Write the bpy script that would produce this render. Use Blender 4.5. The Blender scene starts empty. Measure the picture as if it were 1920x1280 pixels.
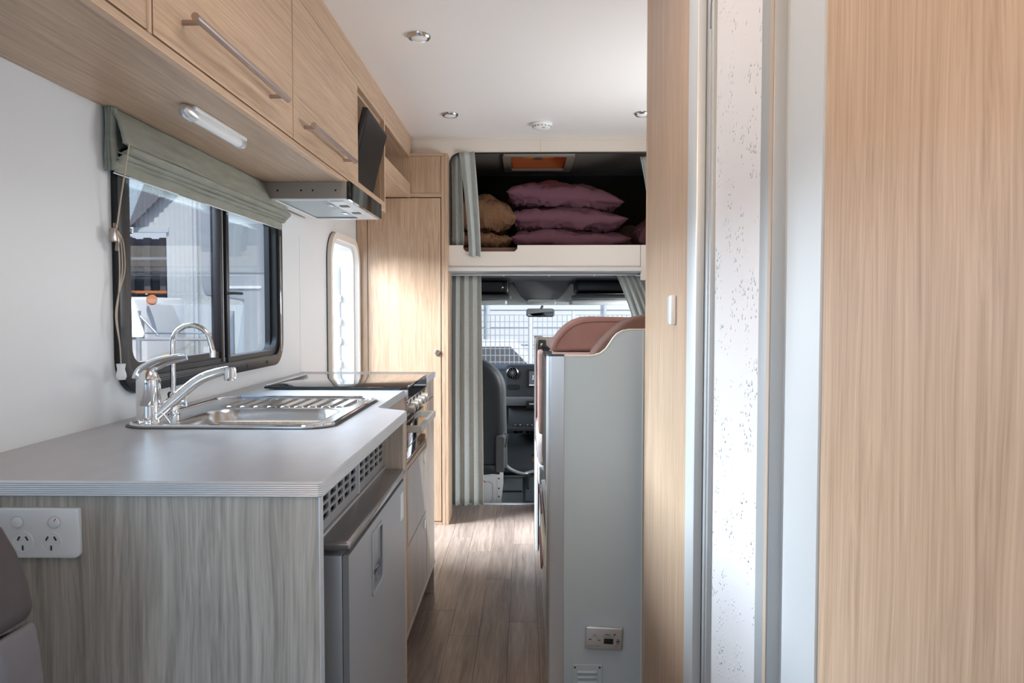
import bpy, bmesh, math, random
from mathutils import Vector, Matrix, noise
from mathutils.geometry import tessellate_polygon
random.seed(7)
PI = math.pi
sc = bpy.context.scene
C = sc.collection

# ------------------------------------------------------------------ camera, light, exposure
cam = bpy.data.objects.new('camera', bpy.data.cameras.new('camera'))
C.objects.link(cam)
cam.location = (0, 0, 1.13)
cam.data.sensor_width = 36
cam.data.lens = 36 * 1400 / 1920
cam.data.clip_start = 0.02
cam.data.clip_end = 300
cam.rotation_euler = (math.radians(90 - 2.25), 0, math.radians(1.02))
sc.camera = cam
sc.view_settings.view_transform = 'Standard'
sc.view_settings.look = 'None'
sc.view_settings.gamma = 1
sc.view_settings.exposure = -0.18
sc.view_settings.use_curve_mapping = False
sc.cycles.use_denoising = True
sc.cycles.max_bounces = 10
sc.cycles.diffuse_bounces = 6
sc.cycles.glossy_bounces = 5
sc.cycles.transmission_bounces = 6
sc.cycles.transparent_max_bounces = 10
sc.cycles.sample_clamp_indirect = 5

w = bpy.data.worlds.new('sky'); sc.world = w; w.use_nodes = True
wn = w.node_tree.nodes; wl = w.node_tree.links
bg = wn['Background']
tc = wn.new('ShaderNodeTexCoord'); sp = wn.new('ShaderNodeSeparateXYZ'); cr = wn.new('ShaderNodeValToRGB')
wl.new(tc.outputs['Generated'], sp.inputs[0]); wl.new(sp.outputs['Z'], cr.inputs[0]); wl.new(cr.outputs[0], bg.inputs[0])
cr.color_ramp.elements[0].position = 0.0; cr.color_ramp.elements[0].color = (0.80, 0.88, 0.98, 1)
cr.color_ramp.elements[1].position = 0.6; cr.color_ramp.elements[1].color = (0.34, 0.52, 0.92, 1)
bg.inputs[1].default_value = 1.5

def lamp(name, kind, loc, to, energy, color, size=None, size_y=None, spread=None):
    d = bpy.data.lights.new(name, kind); d.energy = energy; d.color = color
    if kind == 'AREA':
        d.shape = 'RECTANGLE'; d.size = size; d.size_y = size_y
        if spread: d.spread = spread
    o = bpy.data.objects.new(name, d); C.objects.link(o); o.location = loc
    o.rotation_euler = (Vector(to) - Vector(loc)).to_track_quat('-Z', 'Y').to_euler()
    return o
sun = lamp('sun', 'SUN', (6, -6, 12), (3.2, -0.6, 4.0), 5.5, (1, 0.95, 0.88)); sun.data.angle = 0.01
COOL = (0.62, 0.81, 1.0); WARM = (1.0, 0.66, 0.38)
lamp('daylight_kitchen_window', 'AREA', (-1.40, 2.14, 1.62), (0.2, 2.1, 0.95), 70, COOL, 1.2, 0.8)
lamp('daylight_entry_door', 'AREA', (-2.6, 3.3, 2.05), (-0.6, 3.75, 0.70), 720, (0.80, 0.89, 1.0), 1.3, 1.1)
lamp('daylight_rear_window', 'AREA', (-0.1, -1.42, 1.20), (0, 2, 1.15), 3.5, (0.48, 0.72, 1.0), 1.7, 0.5)
lamp('daylight_rear_side_window', 'AREA', (-0.84, -0.35, 1.0), (0.5, 0.35, 0.75), 17, (0.50, 0.74, 1.0), 1.3, 0.6)
lamp('daylight_rear_right_window', 'AREA', (1.10, -0.45, 1.05), (-0.3, 0.5, 0.85), 16, COOL, 1.2, 0.6)
lamp('warm_upper_fill', 'AREA', (-0.50, -0.30, 1.93), (0.36, 0.70, 1.80), 7.5, WARM, 0.5, 0.15, math.radians(100))  # unseen warm fill, added to brighten the upper right-hand wall
lamp('daylight_roof_hatch', 'AREA', (-0.05, 1.35, 2.045), (-0.05, 1.35, 0), 4, (1, 0.93, 0.86), 0.4, 0.4)
lamp('daylight_dinette_window', 'AREA', (1.09, 3.0, 1.22), (0.1, 2.6, 1.65), 22, (0.95, 0.97, 1), 0.9, 0.5)
lamp('daylight_cab_side', 'AREA', (1.2, 5.3, 1.05), (0, 5.2, 0.85), 40, (0.95, 0.97, 1), 0.9, 0.5)

# ------------------------------------------------------------------ helpers
ORG = {}
class B:
    """collects shapes into one bmesh, in world metres (or in the thing's own metres when its origin is zero)"""
    def __init__(s): s.bm = bmesh.new(); s.thick = 0
    def box(s, x0, x1, y0, y1, z0, z1, bev=0, seg=2):
        t = bmesh.new()
        vs = [t.verts.new((x, y, z)) for x in (x0, x1) for y in (y0, y1) for z in (z0, z1)]
        for f in ((0,1,3,2),(4,6,7,5),(0,4,5,1),(2,3,7,6),(0,2,6,4),(1,5,7,3)): t.faces.new([vs[i] for i in f])
        if bev: bmesh.ops.bevel(t, geom=t.edges[:], offset=bev, segments=seg, profile=0.5, affect='EDGES', clamp_overlap=True)
        s.add(t); return s
    def add(s, t, mat=None):
        if mat is not None: bmesh.ops.transform(t, matrix=mat, verts=t.verts)
        bmesh.ops.recalc_face_normals(t, faces=t.faces)
        me = bpy.data.meshes.new('tmp'); t.to_mesh(me); t.free(); s.bm.from_mesh(me); bpy.data.meshes.remove(me)
    def rbox(s, c, size, rot, bev=0, seg=2):
        t = B(); t.box(-size[0]/2, size[0]/2, -size[1]/2, size[1]/2, -size[2]/2, size[2]/2, bev, seg)
        s.add(t.bm, Matrix.Translation(c) @ rot); return s
    def prism(s, loops, axis, a, b, bev=0, seg=2):
        """loops (outer first, then holes) in the plane across AXIS, extruded from a to b"""
        t = bmesh.new()
        def P(u, v, k): return (k, u, v) if axis == 'X' else ((u, k, v) if axis == 'Y' else (u, v, k))
        tris = tessellate_polygon([[Vector((u, v, 0)) for u, v in L] for L in loops])
        A = [[t.verts.new(P(u, v, a)) for u, v in L] for L in loops]
        Bv = [[t.verts.new(P(u, v, b)) for u, v in L] for L in loops]
        fa = [v for L in A for v in L]; fb = [v for L in Bv for v in L]
        if len(loops) == 1:
            t.faces.new(fa); t.faces.new(fb[::-1])
        else:
            for x in tris:
                try: t.faces.new([fa[i] for i in x]); t.faces.new([fb[i] for i in reversed(x)])
                except ValueError: pass
        for LA, LB in zip(A, Bv):
            n = len(LA)
            for i in range(n): t.faces.new((LA[i], LA[(i+1) % n], LB[(i+1) % n], LB[i]))
        if bev:
            bmesh.ops.recalc_face_normals(t, faces=t.faces)
            ed = [e for e in t.edges if len(e.link_faces) == 2 and e.calc_face_angle(0) > 0.9]
            bmesh.ops.bevel(t, geom=ed, offset=bev, segments=seg, profile=0.5, affect='EDGES', clamp_overlap=True)
        s.add(t); return s
    def tube(s, pts, r, n=12, cap=True, flat=1.0):
        t = bmesh.new(); pts = [Vector(p) for p in pts]; m = len(pts)
        rr = r if isinstance(r, (list, tuple)) else [r]*m
        d = (pts[1]-pts[0]).normalized()
        nrm = d.orthogonal().normalized(); rings = []
        for i, p in enumerate(pts):
            tg = ((pts[min(i+1, m-1)]-pts[max(i-1, 0)])).normalized()
            nrm = (nrm - tg*nrm.dot(tg)).normalized(); bn = tg.cross(nrm)
            rings.append([t.verts.new(p + nrm*math.cos(2*PI*k/n)*rr[i] + bn*math.sin(2*PI*k/n)*rr[i]*flat) for k in range(n)])
        for a, b in zip(rings, rings[1:]):
            for k in range(n): t.faces.new((a[k], a[(k+1) % n], b[(k+1) % n], b[k]))
        if cap: t.faces.new(rings[0][::-1]); t.faces.new(rings[-1])
        s.add(t); return s
    def lathe(s, prof, c, axis='Z', n=28):
        t = bmesh.new(); rings = []
        for r, h in prof:
            rings.append([t.verts.new((max(r, 1e-5)*math.cos(2*PI*k/n), max(r, 1e-5)*math.sin(2*PI*k/n), h)) for k in range(n)])
        for a, b in zip(rings, rings[1:]):
            for k in range(n): t.faces.new((a[k], a[(k+1) % n], b[(k+1) % n], b[k]))
        t.faces.new(rings[0][::-1]); t.faces.new(rings[-1])
        R = {'Z': Matrix(), 'X': Matrix.Rotation(PI/2, 4, 'Y'), '-Y': Matrix.Rotation(PI/2, 4, 'X'), '-Z': Matrix.Rotation(PI, 4, 'X'), '-X': Matrix.Rotation(-PI/2, 4, 'Y')}[axis] if isinstance(axis, str) else axis
        s.add(t, Matrix.Translation(c) @ R); return s
    def cyl(s, c, r, h, axis='Z', n=20): return s.lathe([(r, 0), (r, h)], c, axis, n)
    def grid(s, fn, nu, nv, closed_u=False, thick=0):
        t = bmesh.new()
        V = [[t.verts.new(fn(i/nu, j/nv)) for j in range(nv+1)] for i in range(nu if closed_u else nu+1)]
        for i in range(nu):
            a = V[i]; b = V[(i+1) % len(V)]
            for j in range(nv): t.faces.new((a[j], b[j], b[j+1], a[j+1]))
        s.thick = thick
        s.add(t); return s
    def obj(s, name, mat, parent=None, label=None, subsurf=0, local=False, smooth=38):
        bm = s.bm
        if local: o0 = Vector((0, 0, 0))
        else:
            xs = [v.co for v in bm.verts]
            o0 = Vector(((min(v.x for v in xs)+max(v.x for v in xs))/2, (min(v.y for v in xs)+max(v.y for v in xs))/2, min(v.z for v in xs)))
            bmesh.ops.translate(bm, vec=-o0, verts=bm.verts)
        me = bpy.data.meshes.new(name); bm.to_mesh(me); bm.free()
        for p in me.polygons: p.use_smooth = True
        me.set_sharp_from_angle(angle=math.radians(smooth))
        o = bpy.data.objects.new(name, me); C.objects.link(o)
        me.materials.append(mat)
        if parent: o.parent = parent; o.location = o0 - ORG.get(parent.name, Vector((0, 0, 0)))
        else: o.location = o0
        ORG[o.name] = o0
        if label: o['label'] = label
        if s.thick:
            md = o.modifiers.new('thickness', 'SOLIDIFY'); md.thickness = s.thick; md.offset = 0
        if subsurf:
            md = o.modifiers.new('sub', 'SUBSURF'); md.levels = subsurf; md.render_levels = subsurf
        return o
def rrect(u0, v0, u1, v1, r, n=6):
    rs = r if isinstance(r, (list, tuple)) else [r]*4     # corners: (u0,v0) (u1,v0) (u1,v1) (u0,v1)
    L = []
    for k, (cu, cv, a0) in enumerate(((u0, v0, 180), (u1, v0, 270), (u1, v1, 0), (u0, v1, 90))):
        q = rs[k]; x = cu + (q if cu == u0 else -q); y = cv + (q if cv == v0 else -q)
        if q == 0: L.append((cu, cv)); continue
        for i in range(n+1):
            a = math.radians(a0 + 90*i/n); L.append((x+q*math.cos(a), y+q*math.sin(a)))
    return L
def thing(name, label, cat, loc, group=None, rot=None):
    o = bpy.data.objects.new(name, None); C.objects.link(o); o.location = loc; o.empty_display_size = 0.05
    if rot: o.rotation_euler = rot; ORG[o.name] = Vector((0, 0, 0))
    else: ORG[o.name] = Vector(loc)
    return tag(o, label, cat, group)
def tag(o, label, cat, group=None):
    o['label'] = label; o['category'] = cat
    if group: o['group'] = group
    return o
def struct(o): o['kind'] = 'structure'; return o
def croot(name, loc=(0, 0, 0)):
    o = bpy.data.objects.new(name, None); C.objects.link(o); o.location = loc; ORG[o.name] = Vector(loc); return struct(o)
def dup(root, loc, label=None, rot=None):
    r = root.copy(); C.objects.link(r); r.location = loc
    if rot is not None: r.rotation_euler = rot
    if label: r['label'] = label
    for ch in root.children:
        c = ch.copy(); C.objects.link(c); c.parent = r
        for g in ch.children:
            d = g.copy(); C.objects.link(d); d.parent = c
    return r
def text(parent, body, size, mat, loc, rot, name='lettering', bold=0.0):
    cu = bpy.data.curves.new('t', 'FONT'); cu.body = body; cu.size = size; cu.extrude = 0.0004; cu.align_x = 'CENTER'; cu.align_y = 'CENTER'; cu.offset = bold; cu.resolution_u = 2
    t = bpy.data.objects.new('t', cu); C.objects.link(t)
    bpy.context.view_layer.update()
    me = bpy.data.meshes.new_from_object(t); bpy.data.objects.remove(t)
    me.name = name; o = bpy.data.objects.new(name, me); C.objects.link(o)
    me.materials.clear(); me.materials.append(mat); o.parent = parent
    o.location = Vector(loc) - ORG.get(parent.name, Vector((0, 0, 0))); o.rotation_euler = rot
    return o

# ------------------------------------------------------------------ materials
def mat(name, color, rough=0.5, metal=0.0, bump=0, bscale=200, var=0, vscale=8, spec=None, coat=0, aniso=None, bdist=0.002):
    m = bpy.data.materials.new(name); m.use_nodes = True; n = m.node_tree.nodes; l = m.node_tree.links
    p = n['Principled BSDF']; p.inputs['Base Color'].default_value = (*color, 1)
    p.inputs['Roughness'].default_value = rough; p.inputs['Metallic'].default_value = metal
    if spec is not None: p.inputs['Specular IOR Level'].default_value = spec
    if coat: p.inputs['Coat Weight'].default_value = coat
    geo = n.new('ShaderNodeNewGeometry')
    if var:
        nz = n.new('ShaderNodeTexNoise'); nz.inputs['Scale'].default_value = vscale; nz.inputs['Detail'].default_value = 5
        mp = n.new('ShaderNodeMapRange'); mp.inputs[3].default_value = 1-var; mp.inputs[4].default_value = 1+var
        mp.inputs[1].default_value = .3; mp.inputs[2].default_value = .7
        vm = n.new('ShaderNodeVectorMath'); vm.operation = 'SCALE'; vm.inputs[0].default_value = color
        src = geo.outputs['Position']
        if aniso:
            a = n.new('ShaderNodeVectorMath'); a.operation = 'MULTIPLY'; a.inputs[1].default_value = aniso; l.new(src, a.inputs[0]); src = a.outputs[0]
        l.new(src, nz.inputs['Vector']); l.new(nz.outputs['Fac'], mp.inputs[0]); l.new(mp.outputs[0], vm.inputs['Scale'])
        l.new(vm.outputs[0], p.inputs['Base Color'])
    if bump:
        nb = n.new('ShaderNodeTexNoise'); nb.inputs['Scale'].default_value = bscale; nb.inputs['Detail'].default_value = 3
        bp = n.new('ShaderNodeBump'); bp.inputs['Strength'].default_value = bump; bp.inputs['Distance'].default_value = bdist
        l.new(geo.outputs['Position'], nb.inputs['Vector']); l.new(nb.outputs['Fac'], bp.inputs['Height']); l.new(bp.outputs[0], p.inputs['Normal'])
    return m
def wood(name, axis, light, dark, rough=0.42, scale=1.0, rnd=False, contrast=0.58, bump=0.12):
    m = bpy.data.materials.new(name); m.use_nodes = True; n = m.node_tree.nodes; l = m.node_tree.links
    p = n['Principled BSDF']; p.inputs['Roughness'].default_value = rough; p.inputs['Specular IOR Level'].default_value = 0.35
    geo = n.new('ShaderNodeNewGeometry'); src = geo.outputs['Position']
    if rnd:
        oi = n.new('ShaderNodeObjectInfo'); ad = n.new('ShaderNodeVectorMath'); ad.operation = 'MULTIPLY_ADD'
        cmb = n.new('ShaderNodeCombineXYZ')
        for i in range(3): l.new(oi.outputs['Random'], cmb.inputs[i])
        ad.inputs[1].default_value = (13, 29, 17); l.new(cmb.outputs[0], ad.inputs[0]); l.new(src, ad.inputs[2]); src = ad.outputs[0]
    # slow wander of the grain
    wz = n.new('ShaderNodeTexNoise'); wz.inputs['Scale'].default_value = 1.0; wz.inputs['Detail'].default_value = 2
    k = {'X': (1.4, 9, 9), 'Y': (9, 1.4, 9), 'Z': (9, 9, 1.6)}[axis]
    mw = n.new('ShaderNodeVectorMath'); mw.operation = 'MULTIPLY'; mw.inputs[1].default_value = k
    l.new(src, mw.inputs[0]); l.new(mw.outputs[0], wz.inputs['Vector'])
    wa = n.new('ShaderNodeVectorMath'); wa.operation = 'MULTIPLY_ADD'; wa.inputs[1].default_value = (0.05, 0.05, 0.05)
    l.new(wz.outputs['Color'], wa.inputs[0]); l.new(src, wa.inputs[2])
    def layer(f, s, det):
        q = {'X': (s, f, f), 'Y': (f, s, f), 'Z': (f, f, s)}[axis]
        mm = n.new('ShaderNodeVectorMath'); mm.operation = 'MULTIPLY'; mm.inputs[1].default_value = q
        t = n.new('ShaderNodeTexNoise'); t.inputs['Scale'].default_value = 1; t.inputs['Detail'].default_value = det; t.inputs['Roughness'].default_value = 0.6
        l.new(wa.outputs[0], mm.inputs[0]); l.new(mm.outputs[0], t.inputs['Vector']); return t.outputs['Fac']
    f1 = layer(150*scale, 2.5, 4); f2 = layer(420*scale, 9, 2); f3 = layer(22*scale, 1.0, 2)
    a = n.new('ShaderNodeMath'); a.operation = 'MULTIPLY'; a.inputs[1].default_value = 0.55; l.new(f1, a.inputs[0])
    b = n.new('ShaderNodeMath'); b.operation = 'MULTIPLY_ADD'; b.inputs[1].default_value = 0.25; l.new(f2, b.inputs[0]); l.new(a.outputs[0], b.inputs[2])
    c = n.new('ShaderNodeMath'); c.operation = 'MULTIPLY_ADD'; c.inputs[1].default_value = 0.20; l.new(f3, c.inputs[0]); l.new(b.outputs[0], c.inputs[2])
    r = n.new('ShaderNodeValToRGB'); r.color_ramp.elements[0].position = 0.5-0.2*(1-contrast)-0.06; r.color_ramp.elements[1].position = 0.5+0.2*(1-contrast)+0.04
    r.color_ramp.elements[0].color = (*dark, 1); r.color_ramp.elements[1].color = (*light, 1)
    l.new(c.outputs[0], r.inputs[0]); out = r.outputs[0]
    if rnd:
        mr = n.new('ShaderNodeMapRange'); mr.inputs[3].default_value = 0.84; mr.inputs[4].default_value = 1.12; l.new(oi.outputs['Random'], mr.inputs[0])
        vs = n.new('ShaderNodeVectorMath'); vs.operation = 'SCALE'; l.new(out, vs.inputs[0]); l.new(mr.outputs[0], vs.inputs['Scale']); out = vs.outputs[0]
    l.new(out, p.inputs['Base Color'])
    bp = n.new('ShaderNodeBump'); bp.inputs['Strength'].default_value = bump; bp.inputs['Distance'].default_value = 0.0006
    l.new(c.outputs[0], bp.inputs['Height']); l.new(bp.outputs[0], p.inputs['Normal'])
    return m
def glass(name, tint=(1, 1, 1), refl=0.06, rough=0.0):
    m = bpy.data.materials.new(name); m.use_nodes = True; n = m.node_tree.nodes; l = m.node_tree.links
    n.remove(n['Principled BSDF']); out = n['Material Output']
    t = n.new('ShaderNodeBsdfTransparent'); t.inputs[0].default_value = (*tint, 1)
    g = n.new('ShaderNodeBsdfGlossy'); g.inputs['Roughness'].default_value = rough
    mx = n.new('ShaderNodeMixShader'); fr = n.new('ShaderNodeLayerWeight'); fr.inputs[0].default_value = 0.25
    mm = n.new('ShaderNodeMath'); mm.operation = 'MULTIPLY_ADD'; mm.inputs[1].default_value = 0.35; mm.inputs[2].default_value = refl
    l.new(fr.outputs['Fresnel'], mm.inputs[0]); l.new(mm.outputs[0], mx.inputs[0]); l.new(t.outputs[0], mx.inputs[1]); l.new(g.outputs[0], mx.inputs[2]); l.new(mx.outputs[0], out.inputs[0])
    return m
def translucent(name, color, mixf=0.6):
    m = bpy.data.materials.new(name); m.use_nodes = True; n = m.node_tree.nodes; l = m.node_tree.links
    p = n['Principled BSDF']; p.inputs['Base Color'].default_value = (*color, 1); p.inputs['Roughness'].default_value = 0.4
    t = n.new('ShaderNodeBsdfTranslucent'); t.inputs[0].default_value = (*color, 1)
    mx = n.new('ShaderNodeMixShader'); mx.inputs[0].default_value = mixf
    l.new(p.outputs[0], mx.inputs[1]); l.new(t.outputs[0], mx.inputs[2]); l.new(mx.outputs[0], n['Material Output'].inputs[0])
    return m
def acrylic():
    m = mat('droplet_acrylic', (0.74, 0.72, 0.72), 0.28, spec=0.5); n = m.node_tree.nodes; l = m.node_tree.links
    geo = n.new('ShaderNodeNewGeometry'); v = n.new('ShaderNodeTexVoronoi'); v.feature = 'SMOOTH_F1'; v.inputs['Scale'].default_value = 105; v.inputs['Randomness'].default_value = 1
    nz = n.new('ShaderNodeTexNoise'); nz.inputs['Scale'].default_value = 14
    a = n.new('ShaderNodeMapRange'); a.inputs[1].default_value = .06; a.inputs[2].default_value = .26; a.inputs[3].default_value = 1; a.inputs[4].default_value = 0
    mm = n.new('ShaderNodeMath'); mm.operation = 'MULTIPLY'
    g = n.new('ShaderNodeMapRange'); g.inputs[1].default_value = .48; g.inputs[2].default_value = .56
    l.new(geo.outputs['Position'], v.inputs['Vector']); l.new(geo.outputs['Position'], nz.inputs['Vector'])
    l.new(v.outputs['Distance'], a.inputs[0]); l.new(nz.outputs['Fac'], g.inputs[0]); l.new(a.outputs[0], mm.inputs[0]); l.new(g.outputs[0], mm.inputs[1])
    bp = n.new('ShaderNodeBump'); bp.inputs['Strength'].default_value = 1; bp.inputs['Distance'].default_value = .004
    l.new(mm.outputs[0], bp.inputs['Height']); l.new(bp.outputs[0], n['Principled BSDF'].inputs['Normal'])
    return m
OAK_L = (0.58, 0.41, 0.28); OAK_D = (0.37, 0.245, 0.155)
M = {}
M['oak_v'] = wood('oak_laminate_upright', 'Z', OAK_L, OAK_D)
M['oak_y'] = wood('oak_laminate_lengthwise', 'Y', OAK_L, OAK_D)
M['oak_x'] = wood('oak_laminate_crosswise', 'X', OAK_L, OAK_D)
GR_L = (0.53, 0.475, 0.41); GR_D = (0.25, 0.22, 0.185)
M['ash_v'] = wood('pale_laminate_upright', 'Z', GR_L, GR_D, scale=0.75, contrast=0.55)
M['ash_front'] = wood('pale_laminate_front', 'Z', (0.58, 0.485, 0.40), (0.38, 0.31, 0.25))
M['floor'] = wood('vinyl_plank', 'Y', (0.33, 0.26, 0.21), (0.145, 0.105, 0.082), rough=0.34, scale=0.45, rnd=True, contrast=0.5, bump=0.2)
M['post'] = mat('satin_post', (0.66, 0.68, 0.68), 0.42, metal=0.35)
M['post_dk'] = mat('satin_grey_stile', (0.38, 0.39, 0.39), 0.5, metal=0.3)
M['taupe_dark'] = mat('dark_taupe_suede', (0.085, 0.068, 0.068), 0.85, bump=0.1, bscale=150, var=0.12, vscale=15)
M['taupe_pale'] = mat('pale_taupe_suede', (0.17, 0.155, 0.16), 0.85, bump=0.1, bscale=150, var=0.08, vscale=15)
M['strip_oak'] = mat('pale_oak_strip', (0.46, 0.37, 0.29), 0.45)
M['oak_edge'] = mat('oak_edge_banding', (0.66, 0.45, 0.29), 0.45, var=0.06, vscale=30)
M['wall'] = mat('wall_lining', (0.71, 0.72, 0.72), 0.45, bump=0.03, bscale=500)
M['cream'] = mat('cream_panel', (0.76, 0.70, 0.62), 0.45)
M['ceil'] = mat('ceiling_lining', (0.83, 0.80, 0.77), 0.38, bump=0.02, bscale=300)
M['white'] = mat('white_plastic', (0.80, 0.80, 0.79), 0.35)
M['panelgrey'] = mat('grey_white_panel', (0.46, 0.54, 0.575), 0.42, bump=0.05, bscale=700)
M['alu'] = mat('anodised_aluminium', (0.66, 0.68, 0.69), 0.33, metal=0.75)
M['aluwhite'] = mat('ribbed_aluminium_edge', (0.68, 0.70, 0.72), 0.35, metal=0.45)
M['alugreen'] = mat('satin_aluminium_frame', (0.60, 0.61, 0.60), 0.38, metal=0.6)
M['chrome'] = mat('chrome', (0.82, 0.83, 0.84), 0.07, metal=1)
M['steel'] = mat('brushed_steel', (0.60, 0.60, 0.60), 0.2, metal=1, bump=0.02, bscale=900)
M['handle'] = mat('satin_nickel', (0.42, 0.34, 0.30), 0.32, metal=0.85)
M['black'] = mat('black_plastic', (0.012, 0.012, 0.013), 0.35)
M['tvscreen'] = mat('matt_tv_screen', (0.012, 0.011, 0.011), 0.38, spec=0.25)
M['blackgloss'] = mat('black_gloss', (0.008, 0.008, 0.009), 0.06, coat=0.5)
M['dark'] = mat('dark_void', (0.01, 0.01, 0.01), 0.9)
M['dash'] = mat('dark_grey_dashboard', (0.035, 0.038, 0.043), 0.55, bump=0.1, bscale=900)
M['dash2'] = mat('grey_headliner_plastic', (0.14, 0.14, 0.145), 0.6, bump=0.05, bscale=600)
M['console'] = mat('mid_grey_console', (0.27, 0.265, 0.26), 0.6, bump=0.05, bscale=600)
M['dashlight'] = mat('light_grey_visor', (0.78, 0.78, 0.77), 0.5)
M['winframe'] = mat('dark_window_frame', (0.014, 0.013, 0.013), 0.35, spec=0.3)
M['winframe_brown'] = mat('brown_window_sash', (0.022, 0.015, 0.014), 0.4, spec=0.3)
M['counter'] = mat('grey_worktop', (0.37, 0.365, 0.375), 0.30, bump=0.03, bscale=400, var=0.07, vscale=6, aniso=(3, 1, 1), spec=0.5)
M['fridge'] = mat('silver_fridge', (0.38, 0.39, 0.41), 0.36, metal=0.35)
M['fridgetop'] = mat('steel_fridge_top', (0.36, 0.34, 0.33), 0.25, metal=0.8)
M['hood'] = mat('steel_hood', (0.36, 0.32, 0.28), 0.35, metal=0.7, bump=0.03, bscale=800)
M['curtain'] = mat('grey_curtain', (0.42, 0.455, 0.43), 0.85, bump=0.25, bscale=900, var=0.04, vscale=60)
M['blind'] = mat('sage_blind_fabric', (0.27, 0.275, 0.225), 0.85, bump=0.3, bscale=700, var=0.09, vscale=14, aniso=(1, 1, 5))
M['pillow'] = mat('mauve_cotton', (0.175, 0.075, 0.105), 0.9, bump=0.6, bscale=13, bdist=.012)
M['quilt'] = mat('brown_cotton', (0.23, 0.12, 0.06), 0.9, bump=0.9, bscale=18, bdist=.02)
M['suede'] = mat('pink_brown_suede', (0.31, 0.165, 0.135), 0.8, bump=0.1, bscale=120, var=0.12, vscale=14)
M['suede_dk'] = mat('brown_suede', (0.145, 0.075, 0.055), 0.85, bump=0.1, bscale=200, var=0.08, vscale=20)
M['suede_pale'] = mat('pale_pink_suede', (0.44, 0.28, 0.24), 0.8, var=0.1, vscale=20)
M['suede_grey'] = mat('taupe_suede', (0.30, 0.26, 0.255), 0.85, bump=0.1, bscale=200, var=0.1, vscale=15)
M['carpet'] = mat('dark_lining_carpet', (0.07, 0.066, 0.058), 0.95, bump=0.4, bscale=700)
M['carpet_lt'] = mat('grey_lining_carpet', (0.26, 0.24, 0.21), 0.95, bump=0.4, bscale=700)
M['cord'] = mat('beige_cord', (0.50, 0.40, 0.30), 0.7)
M['amber'] = translucent('smoky_amber_dome', (0.50, 0.17, 0.035), 0.75)
M['hatchwall'] = mat('brown_hatch_lining', (0.45, 0.20, 0.06), .6)
M['hatchframe'] = mat('grey_hatch_frame', (0.48, 0.42, 0.35), .5)
M['yellow'] = translucent('daylight_gap_yellow', (0.95, 0.60, 0.03), 0.6)
M['acrylic'] = acrylic()
M['glass'] = glass('window_glass', (0.92, 0.94, 0.95), 0.03)
M['glass_clear'] = glass('windscreen_glass', (0.93, 0.95, 0.95), 0.03)
M['mirror'] = mat('mirror_glass', (0.8, 0.83, 0.83), 0.02, metal=1)
M['ink'] = mat('black_ink', (0.02, 0.02, 0.02), 0.6)
M['red'] = mat('red_mark', (0.6, 0.02, 0.02), 0.5)
M['orange'] = mat('orange_webbing', (0.85, 0.16, 0.03), 0.6)
M['meshgrey'] = mat('zinc_mesh', (0.40, 0.42, 0.45), 0.5)
M['rubber'] = mat('grey_rubber_mat', (0.065, 0.075, 0.075), 0.5, bump=0.2, bscale=300)

# ------------------------------------------------------------------ the shell of the motorhome
WL = -0.89; WR = 1.15; CZ = 2.054; YB = -1.45; YF = 4.0
holes = [rrect(1.63, 0.965, 2.655, 1.48, 0.07), rrect(3.375, -0.28, 3.90, 1.465, [0.03, 0.03, 0.10, 0.10]), rrect(-1.0, 0.8, 0.25, 1.35, 0.06)]
b = B(); b.prism([[(YB-.03, -0.3), (4.36, -0.3), (4.36, CZ+.03), (YB-.03, CZ+.03)]] + holes, 'X', WL-.035, WL)
struct(b.obj('wall_left', M['wall']))
b = B(); b.prism([[(YB-.03, -0.3), (4.36, -0.3), (4.36, CZ+.03), (YB-.03, CZ+.03)], rrect(2.55, 0.95, 3.55, 1.6, 0.07), rrect(-1.0, 0.8, 0.2, 1.35, 0.06)], 'X', WR, WR+.035)
struct(b.obj('wall_right', M['wall']))
b = B(); b.prism([[(WL, -0.05), (WR, -0.05), (WR, CZ), (WL, CZ)], rrect(-0.75, 0.75, 1.0, 1.45, 0.06)], 'Y', YB-.03, YB)
struct(b.obj('wall_rear', M['wall']))
b = B(); b.prism([[(WL-.035, YB-.03), (WR+.035, YB-.03), (WR+.035, 4.02), (WL-.035, 4.02)], rrect(-0.1, 1.55, 0.3, 1.95, 0.02)], 'Z', CZ, CZ+.03)
struct(b.obj('ceiling', M['ceil']))
b = B(); b.box(-0.10, 0.30, 1.55, 1.95, 2.086, 2.10, .004); struct(b.obj('window_5', M['glass_clear']))
# floor: a base board and its planks
fl = struct(B().box(WL, WR, YB, 4.35, -0.06, -0.006).obj('floor', M['dark']))
PW = 0.104; x = -0.89; col = 0
protos = {}
while x < 1.1:
    x1 = min(x+PW, 1.15)
    full = x < 0.42
    y = YB - random.random()*0.8
    while y < 4.35:
        y1 = y + 0.92
        a = max(y, YB); c = min(y1, 4.35)
        if c - a > 0.02 and (full or c < 2.3):
            B().box(x+.0003, x1-.0003, a+.0004, c-.0004, -0.006, 0.0 - random.random()*0.0002, 0.0006, 1).obj('plank', M['floor'], fl)
        y = y1
    x += PW; col += 1
B().box(WL, 0.055, 4.35, 4.375, -0.06, 0.006, .003).obj('threshold_strip', M['alu'], fl, 'narrow metal threshold strip at the cab end of the floor')

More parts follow.
